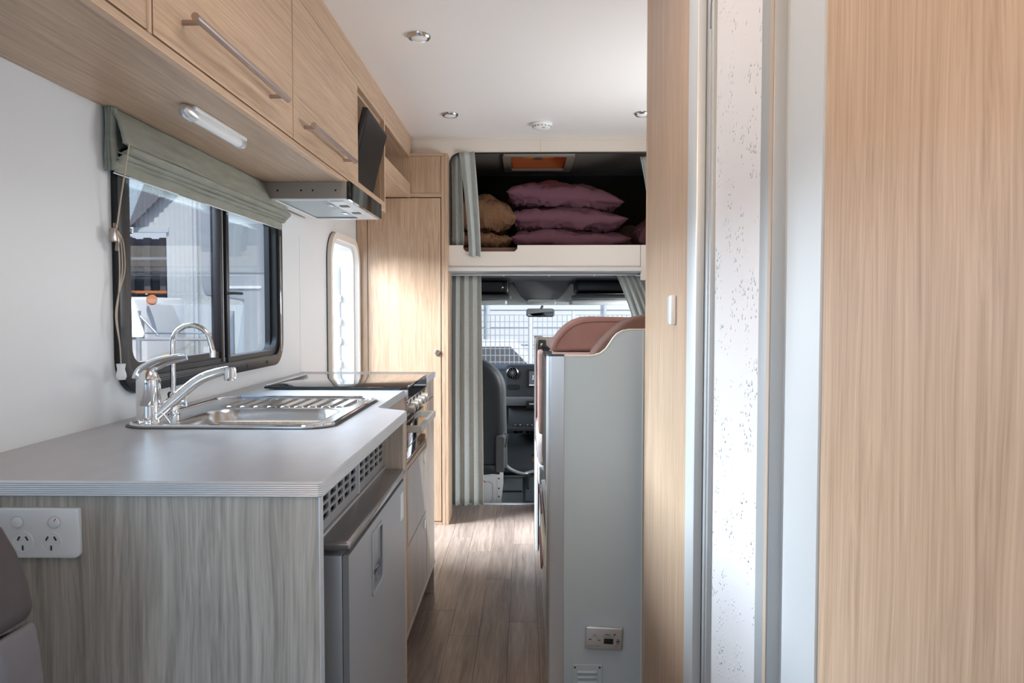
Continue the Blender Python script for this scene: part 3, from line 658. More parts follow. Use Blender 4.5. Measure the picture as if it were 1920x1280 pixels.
# fridge
fg = thing('fridge', 'silver under-bench fridge with recessed latch handle', 'fridge', (-.55, 1.46, 0))
f0, f1, fx = 1.19, 1.748, -0.285
B().box(WL+.06, -.345, f0+.004, f1-.004, .03, .742, .004).obj('cabinet', M['black'], fg)
B().box(-.80, -.283, f0-.004, f1+.004, .744, .760, .005, 3).obj('top_lid', M['fridgetop'], fg, 'brushed steel top')
d = B().box(-.333, fx-.0115, f0, f1, .03, .736, .004).obj('door', M['fridge'], fg)
DL = [rrect(f0+.001, .031, f1-.001, .735, .002, 1), rrect(1.375, .600, 1.470, .712, .008, 4)]
B().prism(DL, 'X', fx-.011, fx-.001, .0, 1).obj('door_skin', M['fridge'], d)
B().prism([rrect(1.371, .596, 1.474, .716, .010, 4), rrect(1.377, .602, 1.468, .710, .007, 4)], 'X', fx-.002, fx+.0015, .0006, 1).obj('latch_surround', M['fridge'], d)
B().box(fx-.010, fx-.003, 1.378, 1.467, .642, .709, .002).obj('latch_flap', M['fridge'], d)
B().tube([(fx-.004, 1.385, .632), (fx-.004, 1.46, .632)], .003, 8).box(fx-.011, fx-.003, 1.418, 1.426, .610, .633).obj('latch_bar', M['chrome'], d)
B().box(fx-.001, fx-.0003, 1.690, 1.730, .650, .712).obj('energy_sticker', M['white'], d)

# oven unit and hob
ov = thing('oven', 'black glass built-in oven with five knobs and a projecting handle', 'oven', (-.6, 2.49, .65))
oy0, oy1, ox = 2.285, 2.712, -0.372
B().box(WL+.12, ox-.014, oy0, oy1, .655, .868).obj('casing', M['black'], ov)
B().box(ox-.013, ox, oy0, oy1, .800, .857, .002).obj('control_panel', M['steel'], ov)
B().box(ox-.013, ox+.001, oy0, oy1, .665, .785, .002).obj('door_glass', M['blackgloss'], ov)
B().box(ox-.012, ox+.002, oy0, oy1, .786, .790).box(ox-.012, ox+.002, oy0, oy1, .700, .703).box(ox-.012, ox+.002, oy0, oy1, .660, .6645).obj('door_trim', M['steel'], ov)
for k in range(5):
    y = oy0+.045+k*.078
    kn = B().lathe([(.020, 0), (.020, .004), (.016, .006), (.0155, .024), (.013, .026)], (ox, y, .829), 'X', 20).obj('knob', M['alugreen'], ov)
    B().box(ox+.026, ox+.0275, y-.001, y+.001, .832, .844).obj('knob_mark', M['handle'], kn)
hb = [(ox, oy0+.01), (ox+.052, oy0+.01), (ox+.052, oy1-.06), (ox, oy1-.06), (ox, oy1-.072), (ox+.040, oy1-.072), (ox+.040, oy0+.022), (ox, oy0+.022)]
B().prism([hb], 'Z', .757, .778, .001, 1).obj('handle', M['alugreen'], ov)
hbk = thing('hob', 'black glass lid hob set into the worktop above the oven', 'hob', (-.58, 2.495, .892))
B().box(-.80, XN+.006, 2.265, 2.725, ZC+.004, ZC+.0105, .002).obj('glass_lid', M['blackgloss'], hbk)
B().box(XN-.006, XN+.008, 2.272, 2.718, .860, ZC+.0035, .001, 1).obj('front_fascia', M['blackgloss'], hbk)
for ya, yb_ in ((2.255, 2.2715), (2.7185, 2.7285)): B().box(XN-.008, XN+.010, ya, yb_, .862, ZC+.001, .002).obj('fascia_end', M['alu'], hbk)
B().box(-.772, -.388, 2.303, 2.697, ZC-.018, ZC+.003).obj('burner_tray', M['steel'], hbk)
B().box(-.803, -.791, 2.29, 2.70, ZC+.0108, ZC+.014, .001, 1).obj('lid_hinge', M['alu'], hbk)

bc = thing('oven_cabinet', 'pale grained base cabinet with two doors below the oven', 'cabinet', (-.6, 2.35, 0))
XK = -0.367
B().box(WL+.003, XK-.018, 1.802, 2.714, .12, .135).obj('base_board', M['ash_front'], bc)
B().box(XK-.017, XK, 1.802, 2.282, .12, ZC-.022).obj('filler_panel', M['ash_front'], bc)
B().box(XK-.017, XK+.002, 2.276, 2.284, .12, .866).box(XK-.10, XK+.001, 2.7135, 2.7235, .640, .866).box(XK-.017, XK+.002, 2.716, 2.7235, .12, .639).box(XK-.10, XK+.002, 2.285, 2.713, .644, .6545).obj('face_frame', M['oak_edge'], bc)
for k, (z0, z1, lab) in enumerate(((.405, .641, None), (.138, .401, None))):
    d = B().box(XK-.012, XK+.003, 2.288, 2.7145, z0, z1, .0012, 1).obj('door', M['ash_front'], bc)
    B().prism([rrect(2.655, z1-.055, 2.682, z1-.018, .012, 5)], 'X', XK+.003, XK+.005, .0008, 1).obj('finger_pull', M['alu'], d)
B().box(XK-.10, XK-.045, 1.802, 2.94, 0, .119).obj('kick_board', M['suede_dk'], bc)
B().box(XK-.018, XK+.004, 1.805, 2.968, .1205, .1365, .001, 1).obj('bottom_edging', M['ash_front'], bc)

nc = thing('narrow_cabinet', 'narrow pale cabinet at the far end of the worktop, a knob on its door', 'cabinet', (-.6, 2.85, 0))
B().box(WL+.003, XK-.0, 2.956, 2.968, 0, ZC-.022, .001, 1).obj('end_panel', M['ash_front'], nc)
d = B().box(XK-.012, XK+.003, 2.7265, 2.954, .800, .868, .001, 1).obj('drawer', M['ash_front'], nc)
B().prism([rrect(2.84, .822, 2.865, .855, .011, 5)], 'X', XK+.003, XK+.005, .0008, 1).obj('finger_pull', M['alu'], d)
d = B().box(XK-.012, XK+.003, 2.7265, 2.954, .138, .796, .001, 1).obj('door', M['ash_front'], nc)
B().lathe([(.004, 0), (.004, .014), (.009, .016), (.010, .022), (.007, .024)], (XK+.003, 2.765, .742), 'X', 16).obj('knob', M['handle'], d)

# sink with drainer
sk = thing('sink', 'stainless steel sink with near bowl and ribbed drainer', 'sink', (-.6, 1.77, .892))
def S(x, y): return (x, y)
bowl = rrect(sx0+.085, sy0+.030, sx1-.040, sy0+.285, .06, 6)
drn = rrect(sx0+.075, sy0+.312, sx1-.035, sy1-.035, .035, 6)
t = B(); t.prism([rrect(sx0, sy0, sx1, sy1, .06, 8), bowl, drn], 'Z', ZC+.0005, ZC+.0045); t.obj('rim_plate', M['steel'], sk)
rimp = [(x, y, ZC+.005) for x, y in rrect(sx0+.004, sy0+.004, sx1-.004, sy1-.004, .056, 10)]; rimp += rimp[:2]
B().tube(rimp, .0035, 8, cap=False).obj('raised_rim', M['chrome'], sk)
B().prism([rrect(sx0-.006, sy0-.006, sx1+.006, sy1+.006, .064, 8), rrect(sx0+.002, sy0+.002, sx1-.002, sy1-.002, .058, 8)], 'Z', ZC+.0001, ZC+.0016).obj('seal', M['black'], sk)
def basin(loop_out, loops, out):
    bmx = bmesh.new(); R = [[bmx.verts.new((x, y, z)) for x, y in L] for L, z in loops]
    for a, c in zip(R, R[1:]):
        n = len(a)
        for k in range(n): bmx.faces.new((a[k], a[(k+1) % n], c[(k+1) % n], c[k]))
    bmx.faces.new(R[-1]); out.add(bmx)
bx0, by0, bx1, by1 = sx0+.085, sy0+.030, sx1-.040, sy0+.285
t = B(); basin(None, [(rrect(bx0+i, by0+i, bx1-i, by1-i, max(.06-i*.3, .02), 6), z) for i, z in ((-.004, ZC+.0048), (.001, ZC+.003), (.006, ZC-.006), (.012, ZC-.05), (.020, ZC-.12), (.035, ZC-.138), (.07, ZC-.142))], t)
t.obj('bowl', M['steel'], sk)
dx0, dy0, dx1, dy1 = sx0+.075, sy0+.312, sx1-.035, sy1-.035
t = B(); basin(None, [(rrect(dx0+i, dy0+i, dx1-i, dy1-i, max(.035-i*.3, .01), 6), z) for i, z in ((-.003, ZC+.0048), (.002, ZC+.002), (.008, ZC-.004))], t)
t.obj('drainer_tray', M['steel'], sk)
nr = 9
for k in range(nr):
    x = dx0+.030+k*(dx1-dx0-.055)/(nr-1)
    B().prism([[(x-.018, ZC-.0035), (x-.010, ZC+.0048), (x+.008, ZC+.0048), (x+.016, ZC-.0035)]], 'Y', dy0+.018, dy1-.014, .0015, 1).obj('drainer_rib', M['steel'], sk)
B().lathe([(.030, 0), (.030, .002), (.022, .001), (.005, .0005)], (-.60, sy0+.155, ZC-.1418)).obj('waste', M['chrome'], sk)
b = B(); ch = path([(-.822, 1.575, ZC+.012), (-.80, 1.58, ZC+.018), (-.775, 1.572, ZC+.022), (-.758, 1.56, ZC+.012), (-.748, 1.553, ZC+.002), (-.742, 1.552, ZC-.02), (-.738, 1.555, ZC-.05)], 6)
for p in ch: b.lathe([(.0005, -.0018), (.0018, 0), (.0005, .0018)], p, 'Z', 8)
b.obj('plug_chain', M['chrome'], sk)

# mixer tap
mx = thing('mixer_tap', 'chrome mixer tap with lever and long low spout at the near corner of the sink', 'tap', (-.80, 1.56, .892))
mc = Vector((-.808, 1.582, ZC))
B().lathe([(.027, 0), (.027, .003), (.0245, .005), (.0245, .038), (.0240, .0385), (.0240, .040), (.0245, .041), (.0245, .094), (.022, .097)], mc, 'Z', 36).obj('body', M['chrome'], mx)
sp0 = mc+Vector((.015, .0, .016))
B().tube(path([sp0, mc+Vector((.055, .008, .052)), mc+Vector((.10, .015, .090)), mc+Vector((.137, .02, .106)), mc+Vector((.165, .022, .112))]), [ .0135-.0003*i*.3 for i in range(33)], 18, flat=.8).obj('spout', M['chrome'], mx)
B().lathe([(.0115, 0), (.0125, .004), (.0125, .020), (.0135, .024), (.011, .028)], mc+Vector((.168, .022, .118)), '-Z', 24).obj('aerator', M['chrome'], mx)
B().tube(path([mc+Vector((-.012, -.004, .094)), mc+Vector((-.006, -.002, .112)), mc+Vector((.025, .0, .130)), mc+Vector((.06, .002, .139)), mc+Vector((.082, .004, .142))]), [.021-.0004*i for i in range(33)], 18, flat=.42).obj('lever', M['chrome'], mx)
B().lathe([(.022, 0), (.019, .010), (.012, .018)], mc+Vector((0, 0, .0965)), 'Z', 28).obj('lever_collar', M['chrome'], mx)
# gooseneck filter tap
gt = thing('gooseneck_tap', 'slender chrome gooseneck filter tap behind the mixer tap', 'tap', (-.80, 1.70, .892))
gc = Vector((-.806, 1.69, ZC))
pts = [gc+Vector((0, 0, .05)), gc+Vector((0, 0, .10)), gc+Vector((0, 0, .165))]
R_ = .044
pts += [gc+Vector((R_-R_*math.cos(math.radians(a)), 0, .165+R_*.98*math.sin(math.radians(a)))) for a in range(12, 160, 12)] + [gc+Vector((2*R_+.004, 0, .150))]
B().tube(pts, .0058, 16).obj('spout', M['chrome'], gt)
B().lathe([(.0066, 0), (.0066, .016)], gc+Vector((2*R_+.0045, 0, .135)), 'Z', 16).obj('spout_tip', M['chrome'], gt)
B().lathe([(.016, 0), (.016, .004), (.0125, .006), (.0125, .052), (.010, .056)], gc, 'Z', 24).obj('base', M['chrome'], gt)
B().tube([gc+Vector((.01, 0, .03)), gc+Vector((.03, 0, .03))], .006, 12).tube([gc+Vector((.028, 0, .022)), gc+Vector((.028, 0, .066))], .0042, 12).obj('lever', M['chrome'], gt)

# ------------------------------------------------------------------ ceiling fittings
dl = thing('downlight', 'round nickel-rimmed ceiling downlight nearest the viewer', 'ceiling light', (-.356, 2.53, CZ), 'ceiling downlights')
B().lathe([(.040, 0), (.039, -.006), (.034, -.011), (.029, -.009), (.028, -.004)], (-.356, 2.53, CZ-.0005), 'Z', 36).obj('rim', M['steel'], dl)
B().lathe([(.0285, 0), (.027, -.008), (.020, -.011)], (-.356, 2.53, CZ-.002), 'Z', 32).obj('diffuser', M['white'], dl)
dup(dl, (-.352, 3.52, CZ), 'round nickel-rimmed ceiling downlight further back beside the valance board')
dup(dl, (.545, 3.52, CZ), 'round nickel-rimmed ceiling downlight half hidden by the tall oak wall on the right')
sd = thing('smoke_detector', 'small round white smoke detector on the ceiling in front of the over-cab', 'smoke detector', (.08, 3.70, CZ-.03))
B().lathe([(.052, 0), (.052, -.008), (.046, -.014), (.044, -.022), (.030, -.030), (.012, -.031)], (.08, 3.70, CZ-.0005), 'Z', 36).obj('body', M['white'], sd)
b = B()
for k in range(16):
    a = 2*PI*k/16; b.rbox((.08+.0455*math.cos(a), 3.70+.0455*math.sin(a), CZ-.018), (.003, .008, .003), Matrix.Rotation(a, 4, 'Z'))
b.obj('vent_slots', M['dash2'], sd)
B().cyl((.09, 3.665, CZ-.0285), .007, .002, '-Z', 14).obj('test_button', M['panelgrey'], sd)

# ------------------------------------------------------------------ right-hand bathroom wall
XB = 0.34
bw = croot('wall_bathroom', (XB, 1.2, 0))
B().box(XB, XB+.02, 1.556, 2.105, 0, CZ-.001).obj('oak_panel', M['oak_v'], bw)
B().box(XB-.0006, XB+.0, 2.102, 2.1055, 0, CZ-.001).obj('panel_edging', M['oak_edge'], bw)
B().box(XB, WR, 2.106, 2.124, 0, CZ-.001).obj('far_side_panel', M['oak_v'], bw)
B().box(XB+.001, XB+.02, .28, .862, 0, CZ-.001).obj('oak_panel', M['oak_v'], bw)
B().box(XB+.021, WR-.001, .28, .30, 0, CZ-.001).obj('rear_side_panel', M['oak_v'], bw)
# switch plate low profile on the panel
sw = thing('door_sensor', 'small white upright contact box on the oak wall right of the bench', 'switch', (XB-.006, 1.72, 1.08))
B().box(XB-.012, XB-.0005, 1.690, 1.716, 1.102, 1.168, .002).obj('body', M['white'], sw)
B().box(XB-.010, XB-.0005, 1.718, 1.744, 1.104, 1.166, .002).obj('magnet_block', M['panelgrey'], sw)
# door posts and acrylic door
dp = croot('door_2', (XB, 1.2, 0))
B().box(XB-.006, XB+.03, 1.476, 1.5555, 0, CZ-.001, .003).obj('frame_post', M['post'], dp, 'bright anodised post next to the oak wall')
B().box(XB+.010, XB+.03, 1.43, 1.4755, 0, CZ-.001, .001).obj('track_gap', M['black'], dp)
B().box(XB+.001, XB+.03, 1.412, 1.430, 0, 1.715, .004, 3).box(XB+.003, XB+.03, 1.398, 1.4115, 0, 1.705, .004, 3).obj('track_bead', M['post_dk'], dp)
B().prism([[(1.06, 0), (1.405, 0), (1.405, 1.69), (1.395, 1.71), (1.38, 1.724), (1.06, 1.724)]], 'X', XB+.012, XB+.020, 0).obj('acrylic_panel', M['acrylic'], dp)
B().tube(path([(XB+.006, 1.408, 1.655), (XB+.006, 1.407, 1.695), (XB+.006, 1.394, 1.722), (XB+.006, 1.37, 1.735), (XB+.006, 1.30, 1.738)]), .005, 10).obj('corner_gasket', M['dash2'], dp)
B().box(XB-.006, XB+.03, 1.024, 1.078, 0, CZ-.001, .002).obj('frame_post', M['post_dk'], dp, 'flat grey aluminium stile beside the textured panel')
B().box(XB-.0075, XB-.0062, 1.024, 1.036, 0, CZ-.001).obj('oak_strip', M['strip_oak'], dp)
B().box(XB+.02, XB+.03, 1.08, 1.396, 1.74, CZ-.001).obj('header', M['post_dk'], dp)
# wide rounded aluminium corner post
pr = [(.864, XB+.03), (.864, XB-.002)] + [(.93+.075*math.sin(PI/2*k/10), XB-.002+.014*(1-math.cos(PI/2*k/10))) for k in range(11)] + [(1.0235, XB+.012), (1.0235, XB+.03)]
B().prism([[(x, y) for y, x in pr]], 'Z', 0, CZ-.001).obj('rounded_post', M['post'], dp, 'wide rounded aluminium post beside the near oak wall')

# ------------------------------------------------------------------ bench end panel, cushions
YP = 2.2; XP = .063
nb = thing('bench_end_panel', 'grey-white bench end panel with a stepped curved top and rounded metal corner', 'bench panel', (.3, YP, 0))
top = [(XP+.052, 1.0)] + [(.189, 1.0), (.205, 1.002), (.222, 1.008), (.237, 1.020), (.248, 1.036), (.258, 1.052), (.270, 1.065), (.287, 1.074), (.307, 1.078), (.36, 1.0785), (1.14, 1.0785)]
B().prism([top + [(1.14, 0), (XP+.052, 0)]], 'Y', YP, YP+.018).obj('panel', M['panelgrey'], nb)
b = B()
for (x0_, z0_), (x1_, z1_) in zip(top, top[1:]):
    b.prism([[(x0_, z0_), (x1_, z1_), (x1_+.0, z1_+.003), (x0_, z0_+.003)]], 'Y', YP-.0015, YP+.0195)
b.obj('top_edging', M['cream'], nb)
cs = [(XP+.0515, YP-.002)] + [(XP+.014-.014*math.sin(math.radians(a)), YP+.012-.014*math.cos(math.radians(a))) for a in range(0, 91, 10)] + [(XP, YP+.035), (XP+.0515, YP+.035)]
B().prism([cs], 'Z', 0, 1.0, 0).obj('corner_post', M['alu'], nb, 'rounded brushed aluminium corner')
B().prism([[(x, y) for x, y in cs]], 'Z', 1.0, 1.005).obj('corner_cap', M['dash'], nb, 'dark cap')
B().box(.3455, .348, YP-.003, YP, 0, 1.078).obj('wall_joint', M['cream'], nb)

sh = thing('bench_shelf_board', 'pale ledge behind the stepped bench panel', 'shelf', (.4, 2.35, .985))
B().box(XP+.03, 1.14, YP+.036, 2.60, .978, .997, .002).obj('board', M['suede_pale'], sh)
def cushion(loop, y0, y1, name, m, parent, bev=.02, puff=0.0):
    return B().prism([loop], 'Y', y0, y1, bev, 5).obj(name, m, parent)
nbk = thing('near_back_cushion', 'dark brown bench back cushion rising behind the stepped panel', 'cushion', (.6, 2.3, 1.0))
top2 = [(.196, .998), (.212, 1.022), (.235, 1.049), (.262, 1.076), (.29, 1.098), (.32, 1.113), (.36, 1.122), (.45, 1.124), (1.12, 1.124), (1.12, .998)]
cushion(top2, YP+.022, YP+.15, 'cushion', M['suede_dk'], nbk, .012)
fbk = thing('far_back_cushion', 'pinkish brown suede back cushion with a rounded top on the dinette bench', 'cushion', (.5, 2.55, 1.0))
top3 = [(.095, .999), (.082, 1.003), (.083, 1.020), (.096, 1.044), (.113, 1.066), (.135, 1.088), (.160, 1.104), (.190, 1.114), (.225, 1.1155), (.40, 1.112), (1.10, 1.112), (1.10, .999)]
cushion(top3, 2.49, 2.60, 'cushion', M['suede'], fbk, .014)
seam = [(.100, 1.012), (.112, 1.036), (.134, 1.062), (.162, 1.084), (.195, 1.095), (.25, 1.098), (.45, 1.096)]
B().tube([(x, 2.4895, z) for x, z in seam], .0011, 6).obj('piping', M['suede_dk'], fbk)

# near dinette bench, side on
bn = thing('near_dinette_bench', 'dark-shelled near dinette seat seen edge on behind the metal corner', 'bench', (.3, 2.8, 0))
B().box(XP+.004, .9, 2.32, 2.98, .555, .975, .01).obj('backrest_shell', M['dash'], bn)
B().box(XP+.006, .9, 2.25, 3.15, .0, .42, .003).obj('base', M['panelgrey'], bn)
B().grid(lambda u, v: (.058+.012*math.sin(PI*u), 2.62+.45*v, .22+.20*u), 10, 10, thick=.006).obj('calf_bolster', M['suede'], bn)
B().box(XP-.006, XP+.003, 2.30, 3.0, .335, .418, .003).obj('side_rail', M['white'], bn)
# far bench
fb = thing('far_dinette_bench', 'pale far dinette bench with suede cushions beside the cab opening', 'bench', (.3, 3.7, 0))
B().prism([[(3.50, 0), (4.345, 0), (4.345, .985), (4.20, .985), (4.19, .42), (3.50, .40)]], 'X', .052, .060, .001, 1).obj('side_panel', M['white'], fb)
B().box(.052, .068, 4.28, 4.352, 0, .988, .002).box(.070, .9, 4.30, 4.352, 0, .985, .002).obj('end_panel', M['cream'], fb)
B().box(.050, .10, 4.275, 4.354, .9885, .992, .001, 1).obj('panel_cap', M['alugreen'], fb)
B().box(.066, .9, 3.42, 4.28, .0, .42, .003).obj('base', M['panelgrey'], fb)
B().box(.062, .0655, 3.30, 3.70, .34, .415, .001, 1).obj('drawer_front', M['cream'], fb)
B().box(.058, .9, 3.36, 4.20, .425, .555, .035, 5).obj('seat_cushion', M['suede_grey'], fb)
B().box(.058, .085, 3.22, 3.52, .60, .955, .012, 4).box(.11, .9, 3.9, 4.10, .56, .90, .03, 4).obj('backrest_cushion', M['suede_pale'], fb)
sb_ = thing('seat_belt', 'black seat belt anchor and webbing at the top of the far dinette seat', 'seat belt', (.08, 4.2, .93))
B().box(.074, .118, 4.20, 4.26, .80, .972, .006).rbox((.115, 4.17, .935), (.05, .02, .018), Matrix.Rotation(math.radians(35), 4, 'Y'), .004).obj('retractor', M['black'], sb_)
B().box(.085, .100, 4.194, 4.20, .940, .955, .002).obj('bolt_cover', M['alu'], sb_)
B().grid(lambda u, v: (.098+.02*v+.01*math.sin(u*3), 4.17-.45*u, .93-.03*u), 12, 3, thick=.002).obj('webbing', M['black'], sb_)

# gas / carbon monoxide alarm and low vent on the panel
al = thing('gas_alarm', 'silver-grey gas alarm slightly askew low on the bench end panel', 'gas alarm', (0, 0, 0), rot=(0, math.radians(2.6), 0))
al.location = (.2325, YP, .129); ORG[al.name] = Vector((0, 0, 0))
B().box(-.055, .055, -.016, -.001, 0, .066, .004, 3).obj('housing', M['alugreen'], al, local=True)
B().box(.0, .028, -.0168, -.0155, .018, .034).obj('display_window', M['blackgloss'], al, local=True)
b = B()
for x, z, ww, hh in ((-.041, .028, .009, .0025), (-.014, .027, .009, .0018), (.042, .0245, .012, .003), (.042, .0305, .008, .002), (.042, .019, .008, .002), (-.028, .043, .010, .0012), (.013, .0385, .030, .0008), (-.030, .010, .042, .0006)):
    b.box(x-ww/2, x+ww/2, -.0166, -.0156, z, z+hh)
b.tube([(-.036, -.0161, .034), (-.032, -.0161, .0395), (-.022, -.0161, .0395), (-.015, -.0161, .031)], .0004, 6)
b.obj('printed_marks', M['ink'], al, local=True)
text(al, 'VIKSALL', .0052, M['ink'], (.011, -.0162, .0455), (PI/2, 0, 0), bold=.00012)
b = B()
for dx in (0, .003): b.prism([[(.027+dx, .043), (.029+dx, .043), (.0315+dx, .050), (.0295+dx, .050)]], 'Y', -.0166, -.0156)
b.obj('logo_mark', M['ink'], al, local=True)
text(al, 'C E', .0042, M['ink'], (.036, -.0162, .0115), (PI/2, 0, 0))
lv = thing('low_vent', 'small white louvred vent at the foot of the bench end panel below the gas alarm', 'vent', (.185, YP, -.01))
B().prism([rrect(.1415, -.02, .231, .077, .003, 3)], 'Y', YP-.004, YP-.0004, .001, 1).obj('plate', M['panelgrey'], lv)
for k in range(4):
    z = .060-k*.016
    B().prism([[(YP-.004, z), (YP-.010, z-.004), (YP-.009, z-.009), (YP-.004, z-.010)]], 'X', .157, .215, .001, 1).obj('louvre', M['panelgrey'], lv)
for x in (.149, .223): B().cyl((x, YP-.004, .069), .003, .001, '-Y', 10).obj('screw', M['ink'], lv)

# ------------------------------------------------------------------ rear lounge seat at bottom left
ls = thing('lounge_sofa', 'dark taupe suede lounge backrest at the bottom left corner over a paler seat', 'sofa', (-.6, .8, 0))
B().prism([[(-.88, .885), (-.64, .888), (-.612, .880), (-.595, .85), (-.582, .815), (-.577, .79), (-.577, .775), (-.60, .762), (-.64, .745), (-.88, .70)]], 'Y', .78, .86, .012, 4).obj('back_cushion', M['taupe_dark'], ls)
B().prism([[(-.88, .695), (-.64, .74), (-.60, .757), (-.578, .770), (-.572, .735), (-.567, .68), (-.562, .58), (-.56, .05), (-.88, .05)]], 'Y', .79, .862, .010, 4).obj('seat_side', M['taupe_pale'], ls)

# unseen lounge seats and table, added to block rear window light low down
rl = thing('added_lounge', 'unseen taupe rear lounge seating added behind the viewer to block low light', 'seat', (.1, -1.1, 0))
B().box(-.88, 1.14, -1.44, -.95, 0, .40, .01).box(-.88, -.45, -.94, .30, 0, .40, .01).box(.72, 1.14, -.94, .30, 0, .40, .01).obj('base', M['ash_front'], rl)
B().box(-.88, 1.14, -1.44, -.93, .405, .52, .03, 3).box(-.88, -.43, -.92, .30, .405, .52, .03, 3).box(.70, 1.14, -.92, .30, .405, .52, .03, 3).obj('seat_cushion', M['suede_grey'], rl)  # cushions of the added unseen lounge
tb = thing('added_table', 'unseen pale wood table added behind the viewer to block low light', 'table', (.13, -.5, 0))
B().prism([rrect(-.35, -.88, .62, -.25, .08)], 'Z', .68, .705, .004, 2).obj('added_table_top', M['ash_front'], tb)
B().cyl((.13, -.55, 0), .035, .68).obj('added_table_leg', M['alu'], tb)

# ------------------------------------------------------------------ curtains
def curtain_fn(xt0, xt1, xb0, xb1, y, z1, z0, folds, amp, ph=0, bow=0.0):
    def f(u, v):
        # v: 0 top .. 1 bottom
        e = 1-(1-v)**1.5
        xa = xt0+(xb0-xt0)*e; xb = xt1+(xb1-xt1)*e
        p = 2*PI*folds*u+ph
        x = xa+(xb-xa)*(u+.018*math.sin(p*2+v)) + bow*math.sin(PI*v)*(u-.3)
        a = amp*(0.55+.5*v)
        yy = y + a*math.sin(p+.5*math.sin(v*3)) + a*.35*math.sin(p*.37+v*2.2)
        return (x, yy, z1+(z0-z1)*v + .004*math.sin(p)*v)
    return f
c1 = thing('over_cab_curtain', 'grey-green curtain hanging at the left of the over-cab bed opening', 'curtain', (-.36, 4.05, 1.43), 'curtains')
B().grid(curtain_fn(-.352, -.268, -.300, -.235, YF-.028, 1.975, 1.425, 1.6, .011, 1.2), 70, 24, thick=.003).obj('drape', M['curtain'], c1)
B().grid(curtain_fn(-.398, -.345, -.395, -.330, YF+.035, 1.972, 1.49, 1.6, .012, .3), 30, 20, thick=.003).obj('rear_drape', M['curtain'], c1)
B().tube([(-.42, YF+.03, 1.985), (1.0, YF+.03, 1.985)], .004, 8).obj('curtain_track', M['alu'], c1)
c2 = thing('right_over_cab_curtain', 'pale curtain corner at the right end of the over-cab opening', 'curtain', (.66, 4.05, 1.6), 'curtains')
B().grid(curtain_fn(.612, .75, .665, .75, YF+.03, 1.958, 1.60, 4, .012), 40, 16, thick=.003).obj('drape', M['curtain'], c2)
c3 = thing('cab_curtain', 'long grey curtain hanging at the left side of the cab opening', 'curtain', (-.36, 4.16, .03), 'curtains')
B().grid(curtain_fn(-.418, -.250, -.425, -.236, 4.17, 1.338, .045, 3.6, .013, .4, .0), 130, 30, thick=.003).obj('drape', M['curtain'], c3)
# a dressing for the broad lower folds
c4 = thing('tied_cab_curtain', 'grey curtain swept aside to the right behind the tall oak wall', 'curtain', (.6, 4.15, .9), 'curtains')
B().grid(curtain_fn(.505, .66, .64, .80, 4.16, 1.337, .88, 5, .014), 90, 24, thick=.003).obj('drape', M['curtain'], c4)
rt = thing('curtain_rail', 'thin white curtain rail across the top of the cab opening', 'rail', (0, 4.18, 1.335))
B().box(-.42, .75, 4.118, 4.126, 1.331, 1.338, .001, 1).tube(path([(.60, 4.12, 1.334), (.66, 4.115, 1.325), (.685, 4.11, 1.28)]), .006, 8).obj('track', M['white'], rt)
b = B()
for x in (-.12, .13, .38): b.cyl((x, 4.13, 1.329), .006, .010, 'Z', 10)
b.obj('track_glide', M['white'], rt)
B().box(-.43, .80, 4.20, 4.235, 1.326, 1.345, .002).obj('fascia', M['dash2'], rt)

# ------------------------------------------------------------------ bedding in the over-cab
def pillow(name, label, cx, cy, cz, w, d, h, m, seed, rot=0, droop=0.0, arch=0.0, cat='pillow'):
    def surf(sgn):
        def f(u, v):
            a = u*2-1; c = v*2-1
            ea = 1-abs(a)**(4.5 if a < 0 else 2.1); ec = 1-abs(c)**2.6
            t = (max(ea, 0)**.55)*(max(ec, 0)**.45)
            pinch = 1-.09*(1-abs(a)**2)*abs(c)**3; pinch2 = 1-.08*(1-abs(c)**2)*abs(a)**3
            x = a*w/2*pinch2; y = c*d/2*pinch
            wr = noise.noise(Vector((a*2.6+seed, c*3.1+a*2, seed*2.3)))*.022 + noise.noise(Vector((a*4.0+seed+c*9, a*2-c*3, seed)))*.012
            cr = abs(noise.noise(Vector((a*3+c*2.5+seed*1.7, c*4-a*3, seed*.7))))
            wr -= .024*max(0, .12-cr)/.12*(.4+.6*abs(a))
            z = sgn*t*(h/2) + wr*min(1, t*1.6) + arch*(1-a*a) - droop*max(a, 0)**2
            return (x, y, z)
        return f
    t = B(); t.grid(surf(1), 64, 40); t.grid(surf(-1), 64, 40)
    bmesh.ops.remove_doubles(t.bm, verts=t.bm.verts, dist=.0008)
    bmesh.ops.recalc_face_normals(t.bm, faces=t.bm.faces)
    o = t.obj(name, m, local=True, smooth=80); o.location = (cx, cy, cz); o.rotation_euler = rot if rot else (0, 0, 0)
    return tag(o, label, cat)
M['pillow2'] = M['pillow']
pl = [pillow('pillow', 'topmost of three stacked mauve pillows, its right corner pointed', .22, 4.42, 1.789, .67, .42, .140, M['pillow'], 1.3, (0, .04, .03), .03, .012),
      pillow('pillow', 'middle one of three stacked mauve pillows', .245, 4.41, 1.663, .68, .44, .128, M['pillow'], 4.7, (0, .015, -.03), .010, .0),
      pillow('pillow', 'bottom one of three stacked mauve pillows resting on the bed base', .25, 4.42, 1.542, .69, .46, .118, M['pillow'], 8.1, (0, 0, .02), 0, 0)]
for o in pl: o['group'] = 'mauve pillows on the over-cab bed'
pillow('quilt', 'rumpled folded brown quilt above another, left of the mauve pillows', -.245, 4.40, 1.685, .36, .46, .21, M['quilt'], 2.2, (0, .05, .1), .02, .01, 'quilt')['group'] = 'brown quilts'
pillow('quilt', 'lower folded brown quilt lying on the bed base', -.25, 4.38, 1.532, .36, .46, .105, M['quilt'], 6.2, (0, 0, 0), 0, 0, 'quilt')['group'] = 'brown quilts'
